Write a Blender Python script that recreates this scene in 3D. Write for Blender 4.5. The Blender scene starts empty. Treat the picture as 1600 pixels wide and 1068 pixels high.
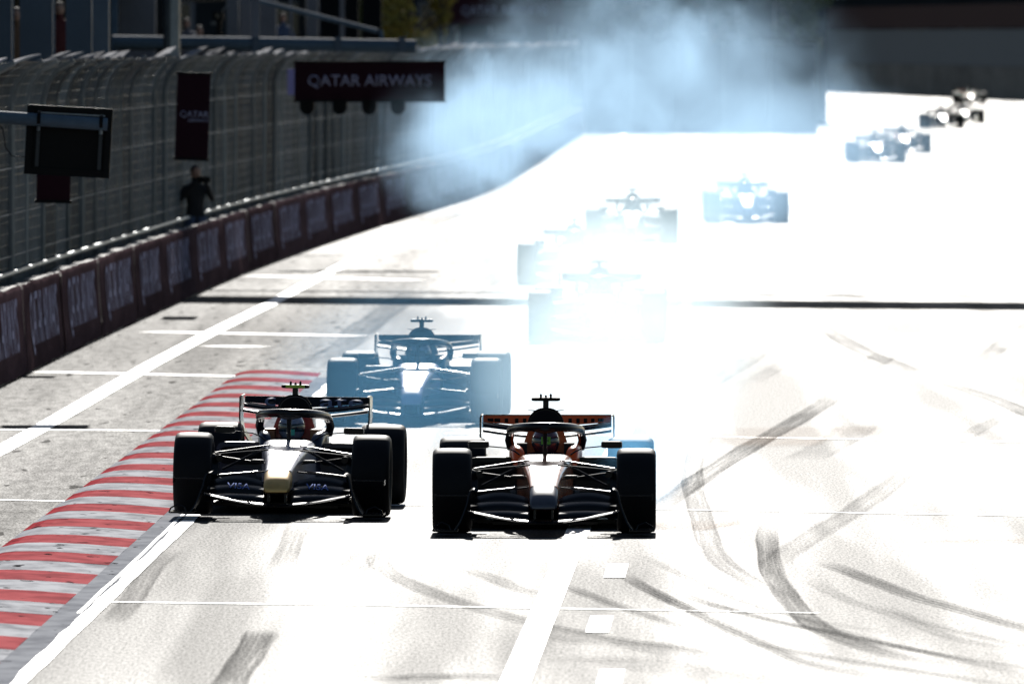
import bpy, bmesh, math, random
from mathutils import Vector, Matrix
random.seed(7)
R = math.radians
SC = bpy.context.scene
COL = SC.collection

# ------------------------------------------------------------------ camera, sky, sun, exposure
CAM_H = 4.22
F = 500.0 / 36.0 * 1600.0
PITCH = math.atan(477.0 / F)
cam_d = bpy.data.cameras.new('camera'); cam = bpy.data.objects.new('camera', cam_d); COL.objects.link(cam)
cam_d.lens = 500; cam_d.sensor_width = 36; cam_d.clip_start = 1.0; cam_d.clip_end = 6000
cam.location = (0, 0, CAM_H); cam.rotation_euler = (R(90) - PITCH, 0, 0)
cam_d.dof.use_dof = True; cam_d.dof.focus_distance = 123.0; cam_d.dof.aperture_fstop = 7.0
SC.camera = cam

SUN_EL, SUN_AZ = R(27), R(0.7)          # sun straight ahead of the camera
world = bpy.data.worlds.new('World'); SC.world = world; world.use_nodes = True
wn = world.node_tree; wn.nodes.clear()
sky = wn.nodes.new('ShaderNodeTexSky'); sky.sky_type = 'NISHITA'; sky.sun_disc = False
sky.sun_elevation = SUN_EL; sky.sun_rotation = SUN_AZ; sky.air_density = 1.0; sky.dust_density = 0.6
bg = wn.nodes.new('ShaderNodeBackground'); bg.inputs['Strength'].default_value = 0.05
wo = wn.nodes.new('ShaderNodeOutputWorld')
wn.links.new(sky.outputs[0], bg.inputs[0]); wn.links.new(bg.outputs[0], wo.inputs[0])
sun_d = bpy.data.lights.new('sun', 'SUN'); sun = bpy.data.objects.new('sun', sun_d); COL.objects.link(sun)
sun_d.energy = 5.0; sun_d.angle = R(0.55); sun_d.color = (1.0, 0.965, 0.91)
sdir = Vector((math.sin(SUN_AZ) * math.cos(SUN_EL), math.cos(SUN_AZ) * math.cos(SUN_EL), math.sin(SUN_EL)))
sun.rotation_euler = sdir.to_track_quat('Z', 'Y').to_euler(); sun.location = (0, 300, 60)
SC.view_settings.view_transform = 'Standard'; SC.view_settings.look = 'None'
SC.view_settings.gamma = 1; SC.view_settings.use_curve_mapping = False
SC.view_settings.exposure = 0.5
SC.cycles.max_bounces = 5; SC.cycles.volume_bounces = 0
SC.cycles.volume_step_rate = 1.0; SC.cycles.volume_max_steps = 256
SC.cycles.use_denoising = True

# ------------------------------------------------------------------ helpers
FW = Vector((0, math.cos(PITCH), -math.sin(PITCH))); UPV = Vector((0, math.sin(PITCH), math.cos(PITCH)))
def ray(px, py):
    return Vector((1, 0, 0)) * ((px - 800) / F) + UPV * ((534 - py) / F) + FW
def G(px, py, z=0.0):
    d = ray(px, py); t = (z - CAM_H) / d.z
    return Vector((d.x * t, d.y * t, z))
def P(px, py, dist):
    d = ray(px, py); t = dist / d.y
    return Vector((d.x * t, dist, CAM_H + d.z * t))

def link(o, parent=None):
    COL.objects.link(o)
    if parent is not None: o.parent = parent
    return o
def mesh_obj(name, verts, faces, mat=None, parent=None, smooth=None):
    me = bpy.data.meshes.new(name); me.from_pydata([tuple(v) for v in verts], [], faces); me.update()
    return finish(name, me, mat, parent, smooth)
def finish(name, me, mat, parent, smooth):
    if mat is not None: me.materials.append(mat)
    if smooth is not None:
        me.polygons.foreach_set('use_smooth', [True] * len(me.polygons))
        try: me.set_sharp_from_angle(angle=R(smooth))
        except Exception: pass
    return link(bpy.data.objects.new(name, me), parent)
class MB:
    """collects shapes, builds one mesh"""
    def __init__(s): s.v = []; s.f = []
    def add(s, vs, fs):
        n = len(s.v); s.v += [tuple(v) for v in vs]; s.f += [tuple(i + n for i in f) for f in fs]; return s
    def box(s, a, b, M=None):
        x0, y0, z0 = a; x1, y1, z1 = b
        vs = [(x0,y0,z0),(x1,y0,z0),(x1,y1,z0),(x0,y1,z0),(x0,y0,z1),(x1,y0,z1),(x1,y1,z1),(x0,y1,z1)]
        if M is not None: vs = [M @ Vector(v) for v in vs]
        return s.add(vs, [(0,3,2,1),(4,5,6,7),(0,1,5,4),(1,2,6,5),(2,3,7,6),(3,0,4,7)])
    def rings(s, rings, cap=True, closed=True):
        n = len(rings[0]); vs = [p for r in rings for p in r]; fs = []
        for i in range(len(rings) - 1):
            for j in range(n if closed else n - 1):
                k = (j + 1) % n
                fs.append((i*n+j, i*n+k, (i+1)*n+k, (i+1)*n+j))
        if cap: fs.append(tuple(range(n-1, -1, -1))); fs.append(tuple((len(rings)-1)*n + j for j in range(n)))
        return s.add(vs, fs)
    def tube(s, pts, r, n=8, ry=None, up=Vector((0,0,1)), cap=True):
        """tube through pts; r radius or list; ry = flattening factor along 'up'"""
        pts = [Vector(p) for p in pts]; rs = r if isinstance(r, (list, tuple)) else [r] * len(pts); rings = []
        for i, p in enumerate(pts):
            t = (pts[min(i+1, len(pts)-1)] - pts[max(i-1, 0)]).normalized()
            u = up if abs(t.dot(up)) < 0.95 else Vector((0,1,0))
            a = t.cross(u).normalized(); b = a.cross(t).normalized()
            rings.append([p + a*math.cos(q)*rs[i] + b*math.sin(q)*rs[i]*(ry or 1) for q in [2*math.pi*k/n for k in range(n)]])
        return s.rings(rings, cap)
    def build(s, name, mat=None, parent=None, smooth=None): return mesh_obj(name, s.v, s.f, mat, parent, smooth)

def tag(o, label=None, cat=None, group=None, kind=None):
    if label: o['label'] = label
    if cat: o['category'] = cat
    if group: o['group'] = group
    if kind: o['kind'] = kind
    return o
def empty(name, loc=(0,0,0), rot=(0,0,0)):
    o = bpy.data.objects.new(name, None); COL.objects.link(o); o.location = loc; o.rotation_euler = rot; o.empty_display_size = 0.3
    return o
def text_obj(txt, w, h, mat, parent=None, name='lettering', extrude=0.004, M=None):
    """text centred on the origin in the XZ plane facing -Y, scaled to w x h"""
    c = bpy.data.curves.new('t', 'FONT'); c.body = txt; c.size = 1; c.resolution_u = 3; c.offset = 0.004
    o = bpy.data.objects.new('t', c); COL.objects.link(o)
    me = bpy.data.meshes.new_from_object(o.evaluated_get(bpy.context.evaluated_depsgraph_get()))
    bpy.data.objects.remove(o); bpy.data.curves.remove(c)
    xs = [v.co.x for v in me.vertices]; ys = [v.co.y for v in me.vertices]
    x0, x1, y0, y1 = min(xs), max(xs), min(ys), max(ys)
    bm = bmesh.new(); bm.from_mesh(me); bpy.data.meshes.remove(me)
    for v in bm.verts:
        v.co = Vector(((v.co.x - (x0+x1)/2) * w/(x1-x0), 0, (v.co.y - (y0+y1)/2) * h/(y1-y0)))
    fs = bm.faces[:]
    if extrude:
        e = bmesh.ops.extrude_face_region(bm, geom=fs)
        for g in e['geom']:
            if isinstance(g, bmesh.types.BMVert): g.co.y -= extrude
    if M is not None: bmesh.ops.transform(bm, matrix=M, verts=bm.verts)
    bmesh.ops.recalc_face_normals(bm, faces=bm.faces)
    me = bpy.data.meshes.new(name); bm.to_mesh(me); bm.free()
    return finish(name, me, mat, parent, None)

# ------------------------------------------------------------------ materials
TRACK_W, APRON_W, PAINT_W, KERB_W = .180, .33, .15, .085
def mat(name, col=(.5,.5,.5), rough=.6, metal=0., spec=.5, coat=0., nscale=None, namt=.25, mapping=(1,1,1), col2=None, bump=0., emit=None):
    m = bpy.data.materials.new(name); m.use_nodes = True; nt = m.node_tree; b = nt.nodes['Principled BSDF']
    b.inputs['Base Color'].default_value = (*col, 1); b.inputs['Roughness'].default_value = rough
    b.inputs['Metallic'].default_value = metal; b.inputs['Specular IOR Level'].default_value = spec
    b.inputs['Coat Weight'].default_value = coat; b.inputs['Coat Roughness'].default_value = .12
    if nscale:
        tc = nt.nodes.new('ShaderNodeTexCoord'); mp = nt.nodes.new('ShaderNodeMapping'); mp.inputs['Scale'].default_value = mapping
        n = nt.nodes.new('ShaderNodeTexNoise'); n.inputs['Scale'].default_value = nscale; n.inputs['Detail'].default_value = 5
        n.inputs['Roughness'].default_value = .65
        nt.links.new(tc.outputs['Object'], mp.inputs[0]); nt.links.new(mp.outputs[0], n.inputs['Vector'])
        cr = nt.nodes.new('ShaderNodeValToRGB'); cr.color_ramp.elements[0].position = .33; cr.color_ramp.elements[1].position = .67
        c2 = col2 or tuple(c * (1 - namt) for c in col)
        cr.color_ramp.elements[0].color = (*c2, 1); cr.color_ramp.elements[1].color = (*col, 1)
        nt.links.new(n.outputs[0], cr.inputs[0]); nt.links.new(cr.outputs[0], b.inputs['Base Color'])
        if bump:
            bp = nt.nodes.new('ShaderNodeBump'); bp.inputs['Strength'].default_value = bump; bp.inputs['Distance'].default_value = .01
            nt.links.new(n.outputs[0], bp.inputs['Height']); nt.links.new(bp.outputs[0], b.inputs['Normal'])
    return m

class NT:
    def __init__(s, m): s.nt = m.node_tree
    def n(s, typ, **kw):
        nd = s.nt.nodes.new(typ)
        for k, v in kw.items(): setattr(nd, k, v)
        return nd
    def l(s, a, b): s.nt.links.new(a, b)
    def noise(s, vec, scale, detail=3, rough=.6):
        n = s.n('ShaderNodeTexNoise'); n.inputs['Scale'].default_value = scale; n.inputs['Detail'].default_value = detail
        n.inputs['Roughness'].default_value = rough; s.l(vec, n.inputs['Vector']); return n.outputs[0]
    def mapv(s, vec, scale, loc=(0,0,0), rot=(0,0,0)):
        m = s.n('ShaderNodeMapping'); m.inputs['Scale'].default_value = scale; m.inputs['Location'].default_value = loc
        m.inputs['Rotation'].default_value = rot; s.l(vec, m.inputs[0]); return m.outputs[0]
    def math(s, op, a, b=None, c=None, clamp=False):
        m = s.n('ShaderNodeMath', operation=op, use_clamp=clamp)
        for i, x in enumerate((a, b, c)):
            if x is None: continue
            if isinstance(x, (int, float)): m.inputs[i].default_value = x
            else: s.l(x, m.inputs[i])
        return m.outputs[0]
    def rng(s, v, a, b, c, d, smooth=True):
        m = s.n('ShaderNodeMapRange', interpolation_type='SMOOTHSTEP' if smooth else 'LINEAR')
        s.l(v, m.inputs[0])
        for i, x in enumerate((a, b, c, d)): m.inputs[1+i].default_value = x
        return m.outputs[0]
    def mix(s, f, a, b):
        m = s.n('ShaderNodeMix', data_type='RGBA')
        if isinstance(f, (int, float)): m.inputs[0].default_value = f
        else: s.l(f, m.inputs[0])
        for i, x in ((6, a), (7, b)):
            if isinstance(x, tuple): m.inputs[i].default_value = (*x, 1)
            else: s.l(x, m.inputs[i])
        return m.outputs[2]

def surf(m, t, col, w, rough=.5):
    """rough ground: diffuse body plus a weighted micro-glitter lobe (w = share of glossy facets)"""
    nt = m.node_tree
    for nd in list(nt.nodes):
        if nd.type == 'BSDF_PRINCIPLED': nt.nodes.remove(nd)
    out = [x for x in nt.nodes if x.type == 'OUTPUT_MATERIAL'][0]
    df = t.n('ShaderNodeBsdfDiffuse'); gl = t.n('ShaderNodeBsdfAnisotropic'); gl.distribution = 'GGX'
    gl.inputs['Roughness'].default_value = rough; gl.inputs['Color'].default_value = (1,1,1,1)
    mx = t.n('ShaderNodeMixShader')
    if isinstance(col, tuple): df.inputs[0].default_value = (*col, 1)
    else: t.l(col, df.inputs[0])
    if isinstance(w, (int, float)): mx.inputs[0].default_value = w
    else: t.l(w, mx.inputs[0])
    t.l(df.outputs[0], mx.inputs[1]); t.l(gl.outputs[0], mx.inputs[2]); t.l(mx.outputs[0], out.inputs['Surface'])

def asphalt(name, base, track=True):
    m = bpy.data.materials.new(name); m.use_nodes = True; t = NT(m); b = m.node_tree.nodes['Principled BSDF']
    geo = t.n('ShaderNodeNewGeometry').outputs['Position']
    sep = t.n('ShaderNodeSeparateXYZ'); t.l(geo, sep.inputs[0]); X, Y = sep.outputs[0], sep.outputs[1]
    grain = t.noise(t.mapv(geo, (46, 5.2, 1)), 1.0, 3, .8)
    grain2 = t.noise(t.mapv(geo, (9, .9, 1)), 1.0, 3, .6)
    bands = t.noise(t.mapv(geo, (.85, .022, 1), rot=(0,0,R(.9))), 1.0, 3, .55)
    patch = t.noise(t.mapv(geo, (.45, .05, 1), loc=(3,1,0)), 1.0, 3, .5)
    col = t.mix(t.rng(grain, .35, .65, 0, 1), tuple(c*.55 for c in base), base)
    col = t.mix(t.rng(patch, .35, .65, 0, .45), col, tuple(c*.6 for c in base))
    if track:
        edge = t.math('SUBTRACT', X, t.math('MULTIPLY', Y, .0135))            # distance from the kerb line
        e = t.rng(edge, -4.75, -3.0, 0, 1)                                     # rougher, dirtier next to the kerb
        c2 = t.rng(bands, .38, .6, 0, 1)
        s1 = t.math('MULTIPLY_ADD', c2, .26, .29)
        s1 = t.math('MULTIPLY', s1, t.math('MULTIPLY_ADD', e, .52, .50))
        near = t.math('ADD', t.rng(Y, 92, 150, .70, .86), t.rng(Y, 170, 300, 0, .5))  # gloss share grows with distance, painting in the far glare
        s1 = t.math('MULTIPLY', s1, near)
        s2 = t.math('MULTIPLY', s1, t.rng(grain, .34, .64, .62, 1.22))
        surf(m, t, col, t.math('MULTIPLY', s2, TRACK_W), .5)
    else:
        c2 = t.rng(bands, .35, .65, .8, 1.25)
        s2 = t.math('MULTIPLY', t.rng(grain, .33, .62, .05, .135), c2)
        sp = t.rng(t.noise(t.mapv(geo, (5, .55, 1)), 1.0, 1, .5), .295, .33, .25, 1)   # pebbles and rubber crumbs
        s2 = t.math('MULTIPLY', s2, sp)
        s2 = t.math('MULTIPLY', s2, t.rng(grain2, .3, .7, .75, 1.25)); s2 = t.math('MULTIPLY', s2, t.rng(Y, 190, 330, 1, 2.4))  # far apron made glossier too, its glare put into the mask
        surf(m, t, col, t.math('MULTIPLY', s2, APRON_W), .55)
    return m

def paint(name, col, wear=.35, spec=.35):
    m = bpy.data.materials.new(name); m.use_nodes = True; t = NT(m); b = m.node_tree.nodes['Principled BSDF']
    geo = t.n('ShaderNodeNewGeometry').outputs['Position']
    n = t.noise(t.mapv(geo, (14, 1.2, 1)), 1.0, 5, .7)
    surf(m, t, t.mix(t.rng(n, .33, .5, wear, 0), col, tuple(c*.35 for c in col)), PAINT_W*spec/.35, .5)
    return m

def kerb_mat(name, col, dirt, spec):
    m = bpy.data.materials.new(name); m.use_nodes = True; t = NT(m); b = m.node_tree.nodes['Principled BSDF']
    geo = t.n('ShaderNodeNewGeometry').outputs['Position']
    n = t.noise(t.mapv(geo, (3.2, 1.6, 3)), 1.0, 5, .65)
    c = t.mix(t.rng(n, .3, .62, .75, 0), col, dirt)
    scr = t.rng(t.noise(t.mapv(geo, (5.5, 2.2, 3), loc=(7,2,0)), 1.0, 2, .5), .30, .335, 1, 0)      # scrapes left by car floors
    c = t.mix(scr, c, (.02,.02,.022))
    surf(m, t, c, t.math('MULTIPLY', t.math('MULTIPLY', t.rng(n, .3, .7, .5, 1.2), t.math('SUBTRACT', 1, scr)), spec*KERB_W), .55)
    return m

M_track = asphalt('track_asphalt', (.060,.058,.055), True)
M_apron = asphalt('apron_asphalt', (.078,.074,.068), False)
M_white = paint('white_road_paint', (.80,.80,.78))
M_white_bright = paint('bright_road_paint', (.86,.86,.84), wear=.12, spec=.6)
M_thin = paint('thin_road_paint', (.8,.8,.78), wear=.5)
M_gutter = kerb_mat('gutter_concrete', (.27,.28,.305), (.16,.165,.185), .08)
M_kred = kerb_mat('red_kerb_paint', (.40,.028,.040), (.19,.035,.042), .085)
M_kgrey = kerb_mat('grey_kerb_paint', (.42,.425,.45), (.15,.15,.165), .12)
M_conc = mat('barrier_concrete', (.30,.285,.27), .8, nscale=3, namt=.45, bump=.4)
M_maroon = mat('maroon_cloth', (.098,.064,.070), .95, spec=.0, nscale=1.5, mapping=(1,.3,2), namt=.35)
M_maroon_board = mat('maroon_board', (.030,.012,.018), .85, spec=.03)
M_letter = mat('pale_lettering', (.46,.46,.62), .95, spec=.0, nscale=4, namt=.3)
M_letter_dim = mat('dim_lettering', (.30,.31,.42), .7, spec=.2)
M_mesh = mat('galvanised_wire', (.17,.205,.23), .45, metal=.25, nscale=1.2, namt=.4)
M_post = mat('galvanised_post', (.24,.27,.29), .4, metal=.5, nscale=2, namt=.3)
M_cap = mat('fence_top_glint', (.30,.30,.31), .95, spec=.0, nscale=3, namt=.3)  # pale colour stands in for sun glinting along the fence top
M_blue_steel = mat('blue_grey_steel', (.10,.15,.20), .7, spec=.08, nscale=2, namt=.25)
M_col_blue = mat('blue_grey_column', (.070,.105,.145), .6, nscale=.8, namt=.2)
M_col_grey = mat('grey_column', (.16,.165,.19), .7, nscale=.8, namt=.25)
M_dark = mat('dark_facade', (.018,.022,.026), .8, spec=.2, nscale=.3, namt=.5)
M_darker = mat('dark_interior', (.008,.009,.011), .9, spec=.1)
M_black = mat('black_casing', (.004,.0045,.005), .5, spec=.12)
M_glassd = mat('dark_window_glass', (.010,.014,.018), .15, spec=.5)
M_farwall = mat('far_concrete_wall', (.22,.215,.20), .9, spec=.0, nscale=.15, mapping=(1,1,4), namt=.3)
M_farband = mat('far_wall_band', (.19,.20,.205), .9, spec=.0)
M_ground = mat('verge_ground', (.06,.065,.05), .9, nscale=.3, namt=.4)

def vary(m, lo, hi):
    """each piece of its own slightly lighter or darker (weathered by hand)"""
    t = NT(m); b = m.node_tree.nodes['Principled BSDF']; lk = b.inputs['Base Color'].links
    oi = t.n('ShaderNodeObjectInfo'); mm = t.n('ShaderNodeMix', data_type='RGBA', blend_type='MULTIPLY'); mm.inputs[0].default_value = 1
    if lk: t.l(lk[0].from_socket, mm.inputs[6])
    else: mm.inputs[6].default_value = b.inputs['Base Color'].default_value
    cb = t.n('ShaderNodeCombineColor'); v = t.rng(oi.outputs['Random'], 0, 1, lo, hi, False)
    for i in range(3): t.l(v, cb.inputs[i])
    t.l(cb.outputs[0], mm.inputs[7]); t.l(mm.outputs[2], b.inputs['Base Color'])
vary(M_mesh, .45, 1.25); vary(M_post, .4, 1.2); vary(M_conc, .7, 1.1); vary(M_cap, .5, 1.6); vary(M_maroon, .75, 1.15); vary(M_farwall, .85, 1.1)

# ------------------------------------------------------------------ the wall line on the left (x as a function of distance)
WP = [(60,-7.60),(120,-6.85),(150,-6.45),(171,-6.16),(194,-5.83),(224,-5.30),(250,-4.80),(273,-4.22),(300,-3.42),(326,-2.55),(352,-1.62),(373,-.95),(410,-.12),(450,.55),(485,1.09),(541,1.95),(600,2.86),(621,3.2)]
def wx(d):
    for i in range(len(WP)-1):
        if WP[i][0] <= d <= WP[i+1][0]:
            p0, p1, p2, p3 = WP[max(i-1,0)], WP[i], WP[i+1], WP[min(i+2,len(WP)-1)]
            t = (d-p1[0])/(p2[0]-p1[0]); h = p2[0]-p1[0]
            m1 = (p2[1]-p0[1])/(p2[0]-p0[0])*h; m2 = (p3[1]-p1[1])/(p3[0]-p1[0])*h
            return (2*t**3-3*t*t+1)*p1[1]+(t**3-2*t*t+t)*m1+(-2*t**3+3*t*t)*p2[1]+(t**3-t*t)*m2
    return WP[0][1] if d < WP[0][0] else WP[-1][1]
def wdir(d): return (Vector((wx(d+.5), d+.5, 0)) - Vector((wx(d-.5), d-.5, 0))).normalized()

def strip(name, left, right, z, m, parent=None):
    vs = []; fs = []
    for a, b in zip(left, right): vs += [(a[0],a[1],z),(b[0],b[1],z)]
    for i in range(len(left)-1): fs.append((2*i,2*i+1,2*i+3,2*i+2))
    return mesh_obj(name, vs, fs, m, parent)
def grid_sheet(name, x0, x1, y0, y1, z, m):
    return mesh_obj(name, [(x0,y0,z),(x1,y0,z),(x1,y1,z),(x0,y1,z)], [(0,1,2,3)], m)

# ------------------------------------------------------------------ setting
tag(grid_sheet('ground', -3000, 3000, -60, 5000, -0.01, M_ground), kind='structure')
# race track to the right of the kerb and apron between wall and kerb
def kx_left(d): return -4.23 + (d-117.5)*.0128
KW = 1.06
def kx_right(d): return kx_left(d) + KW
ds = [40,60,80,100,120,140,160,178,200,225,250,275,300,330,360,400,450,500,560,620]
tl = [(kx_right(d)+.0 if d <= 178 else wx(d)+1.4, d) for d in ds]
# beyond the kerb the track's edge follows the white line
trk_l = []
for d in ds:
    if d <= 178: trk_l.append((kx_right(d), d))
    else:
        TE = [(178,kx_right(178)),(219,-1.8),(251,-1.2),(300,-.5),(331,.1),(400,1.1),(486,2.2),(621,4.3)]
        k = [j for j in range(len(TE)-1) if TE[j][0] <= d <= TE[j+1][0]][0]
        trk_l.append((TE[k][1]+(d-TE[k][0])/(TE[k+1][0]-TE[k][0])*(TE[k+1][1]-TE[k][1]), d))
trk_r = [(60, d) for d in ds]
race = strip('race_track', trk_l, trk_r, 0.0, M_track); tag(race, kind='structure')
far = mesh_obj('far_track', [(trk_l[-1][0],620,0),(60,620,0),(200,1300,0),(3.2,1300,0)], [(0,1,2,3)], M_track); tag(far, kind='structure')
ap_l = [(wx(d)-.9, d) for d in ds]
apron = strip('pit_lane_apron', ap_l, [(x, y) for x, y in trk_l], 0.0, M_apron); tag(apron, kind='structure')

# gutter and the edge line next to the kerb
gd = [80+4*i for i in range(25)]
tag(strip('gutter', [(kx_right(d), d) for d in gd], [(kx_right(d)+.24, d) for d in gd], .004, M_gutter), kind='structure')
edge_l, edge_r = [], []
for i, d in enumerate([80+1.2*i for i in range(83)]):
    edge_l.append((kx_right(d)+.20+random.uniform(-.012,.022), d)); edge_r.append((kx_right(d)+.325+random.uniform(-.008,.008), d))
tag(strip('edge_line', edge_l, edge_r, .008, M_white), kind='structure')
edge2 = [(kx_right(d)+.155+random.uniform(-.006,.006), d) for d in [104+1.5*i for i in range(16)]]
tag(strip('edge_line', edge2, [(x+.03, y) for x, y in edge2], .008, M_thin), kind='structure')

# kerb: alternate painted blocks
kerb = tag(empty('kerb', (kx_left(80), 80, 0)), kind='structure')
prof = [(0,0),(.05,.016),(.13,.036),(.22,.044),(.34,.046),(.50,.043),(.70,.033),(.90,.018),(1.06,.006),(1.06,-.02),(0,-.02)]
kv = []; kf = []; L = 1.955
for s in range(4):
    t = s/3
    for (x, z) in prof: kv.append((x + t*L*.0128, t*L, z - (.004 if s in (0,3) and z > 0 else 0)))
n = len(prof)
for s in range(3):
    for j in range(n): k = (j+1) % n; kf.append((s*n+j, s*n+k, (s+1)*n+k, (s+1)*n+j))
kf += [tuple(range(n)), tuple(3*n+j for j in range(n-1,-1,-1))]
kme = {}
for nm, mm in (('red', M_kred), ('grey', M_kgrey)):
    me = bpy.data.meshes.new('kerb_block'); me.from_pydata(kv, [], [f[::-1] for f in kf]); me.materials.append(mm); me.update(); kme[nm] = me
i = 0; d = 178.4
while d > 82:
    d -= 1.965
    o = link(bpy.data.objects.new('kerb_block', kme['red' if i % 2 == 0 else 'grey']), kerb)
    o.location = (kx_left(d) - kx_left(80), d - 80, random.uniform(-.002,.002)); i += 1

# painted lines
def px_line(name, pts, w, z, m):
    """pts: world ground points, constant width w"""
    Ls, Rs = [], []
    for i, p in enumerate(pts):
        t = (pts[min(i+1,len(pts)-1)] - pts[max(i-1,0)]); t.z = 0; t.normalize(); nrm = Vector((t.y, -t.x, 0))
        Ls.append(tuple((p - nrm*w/2).xy)); Rs.append(tuple((p + nrm*w/2).xy))
    return tag(strip(name, Ls, Rs, z, m), kind='structure')
wl = [G(-60,735), G(0,704), G(65,668.5), G(239,568), G(330,520), G(424,474), G(480,443), G(552,406), G(640,372)]
for d in (330,360,400,450,500,560,610): wl.append(Vector((wx(d)+1.38+(d-330)*.0015, d, 0)))
px_line('pit_exit_line', wl, .235, .008, M_white_bright)
cl = [G(770,1150), G(804,1068), G(851,955), G(898,841), G(1000,620), G(1080,460), G(1150,330), G(1200,250)]
px_line('centre_line', cl, .205, .008, M_white_bright)
for a in [(953,1062),(937,975.5),(963,892),(984,806),(1005,737),(1024,676),(1040,630)]:
    c = G(*a); s = Vector((.0188, 1, 0)).normalized()
    px_line('dash_mark', [c - s*1.45, c + s*1.45], .165, .008, M_white_bright)
def cross(pts, w): px_line('grid_line', [G(*p) for p in pts], w, .006, M_thin)
cross([(165,940.5),(600,946),(1275,958)], .16)
cross([(-30,780.5),(106,783.2)], .18); cross([(268,785),(660,790),(1030,796),(1640,807)], .16)
cross([(-30,671),(256,673)], .3); cross([(700,677),(1000,681),(1640,691)], .28)
cross([(58,581),(370,588)], .45); cross([(235,518.5),(560,525)], .55); cross([(395,431),(650,438)], .6)
cross([(333,540.5),(401,542)], .6); cross([(500,352),(700,357)], .7)

# rubber tyre marks: worn strips feathered at their edges
M_rub = bpy.data.materials.new('tyre_rubber_mark'); M_rub.use_nodes = True
t = NT(M_rub); nt = M_rub.node_tree; b = nt.nodes['Principled BSDF']; out = nt.nodes['Material Output']
at = t.n('ShaderNodeAttribute', attribute_name='fade'); geo = t.n('ShaderNodeNewGeometry').outputs['Position']
sa = t.n('ShaderNodeAttribute', attribute_name='strip')
gr = t.noise(t.mapv(geo, (40, 4.5, 1)), 1.0, 3, .8)
stv = t.noise(t.mapv(sa.outputs['Vector'], (34, .16, 1)), 1.0, 3, .6); g2 = t.noise(t.mapv(sa.outputs['Vector'], (5, .35, 1)), 1.0, 3, .6)
al = t.math('MULTIPLY', t.math('MULTIPLY', at.outputs['Fac'], t.rng(stv, .30, .56, .4, 1.0)), t.math('MULTIPLY', t.rng(gr, .35, .62, .5, 1.0), t.rng(g2, .3, .6, .8, 1.0)), clamp=True)
nt.nodes.remove(b); b = t.n('ShaderNodeBsdfDiffuse'); b.inputs['Color'].default_value = (.09,.088,.085,1)
tr = t.n('ShaderNodeBsdfTransparent'); mx = t.n('ShaderNodeMixShader')
t.l(al, mx.inputs[0]); t.l(tr.outputs[0], mx.inputs[1]); t.l(b.outputs[0], mx.inputs[2]); t.l(mx.outputs[0], out.inputs['Surface'])
M_dust = M_rub.copy(); M_dust.name = 'brown_dust'
bb = [x for x in M_dust.node_tree.nodes if x.type == 'BSDF_DIFFUSE'][0]; bb.inputs['Color'].default_value = (.75,.50,.33,1)
zc = [0]
def rub(pix, w, a=1.0, m=M_rub, nm='tyre_mark'):
    pts = [G(*p) for p in pix]; fine = []
    for i in range(len(pts)-1):
        p0, p1, p2, p3 = pts[max(i-1,0)], pts[i], pts[i+1], pts[min(i+2,len(pts)-1)]
        for k in range(6):
            s = k/6; fine.append(.5*((2*p1)+(-p0+p2)*s+(2*p0-5*p1+4*p2-p3)*s*s+(-p0+3*p1-3*p2+p3)*s**3))
    fine.append(pts[-1]); N = len(fine); vs = []; fs = []; fa = []; sv = []; cum = 0.0; off = random.random()*50
    zc[0] = (zc[0] + 1) % 12; z = .0095 + zc[0]*.0006
    ph = random.random()*9
    for i, p in enumerate(fine):
        tt = fine[min(i+1,N-1)] - fine[max(i-1,0)]; tt.z = 0; tt.normalize(); nr = Vector((tt.y, -tt.x, 0))
        if i: cum += (fine[i]-fine[i-1]).length
        ne = max(4, N*.2); e = min(1, i/ne, (N-1-i)/ne)**.8; ww = w*(.95+.05*math.sin(i*.7+ph))
        for q, f in ((-.5,0),(-.40,.95),(-.1,.72),(.2,.7),(.42,1),(.5,0)):
            v = p + nr*q*ww; vs.append((v.x, v.y, z)); fa.append(a*.76*e*f); sv += [q*ww+off, cum+off, off]
    for i in range(N-1):
        for j in range(5): fs.append((i*6+j, i*6+j+1, (i+1)*6+j+1, (i+1)*6+j))
    o = mesh_obj(nm, vs, fs, m)
    at = o.data.attributes.new('fade', 'FLOAT', 'POINT'); at.data.foreach_set('value', fa)
    av = o.data.attributes.new('strip', 'FLOAT_VECTOR', 'POINT'); av.data.foreach_set('vector', sv)
    return tag(o, kind='structure')
rub([(1025,797),(1065,768),(1110,737),(1160,705),(1215,674),(1268,643),(1300,622)], .30, .9)
rub([(1262,497),(1315,530),(1360,554),(1394,567),(1430,582)], .34, .62)
rub([(1465,595),(1525,614),(1562,627),(1605,646),(1660,668)], .30, .8)
rub([(1335,584),(1360,569),(1392,551)], .5, .55)
rub([(1528,570),(1570,535),(1600,513),(1650,480)], .35, .5)
rub([(1000,680),(1050,640),(1109,600),(1160,568),(1205,538)], .38, .4)
rub([(1112,668),(1090,705),(1082,745),(1086,775),(1094,800),(1101,826),(1112,857),(1131,882),(1180,912),(1225,935)], .24, .62)
rub([(1203,808),(1199,835),(1200,856),(1206,892),(1222,920),(1240,945),(1270,975),(1319,999),(1400,1025),(1480,1040)], .22, .88)
rub([(1210,884),(1225,867),(1255,848),(1285,828),(1337,797),(1390,758),(1442,716)], .30, .5)
rub([(1285,879),(1325,893),(1360,907),(1431,934),(1487,949),(1600,982),(1680,1003)], .20, .85)
rub([(985,908),(1030,929),(1075,952),(1120,975),(1206,1013),(1270,1039),(1375,1060)], .13, .85)
rub([(1060,925),(1101,941),(1195,967),(1292,987),(1375,1005),(1487,1026),(1640,1050)], .13, .95)
rub([(1260,905),(1330,940),(1400,962),(1500,1000),(1640,1020)], .16, .35)
rub([(1380,945),(1440,972),(1520,992),(1640,1018)], .12, .4)
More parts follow.
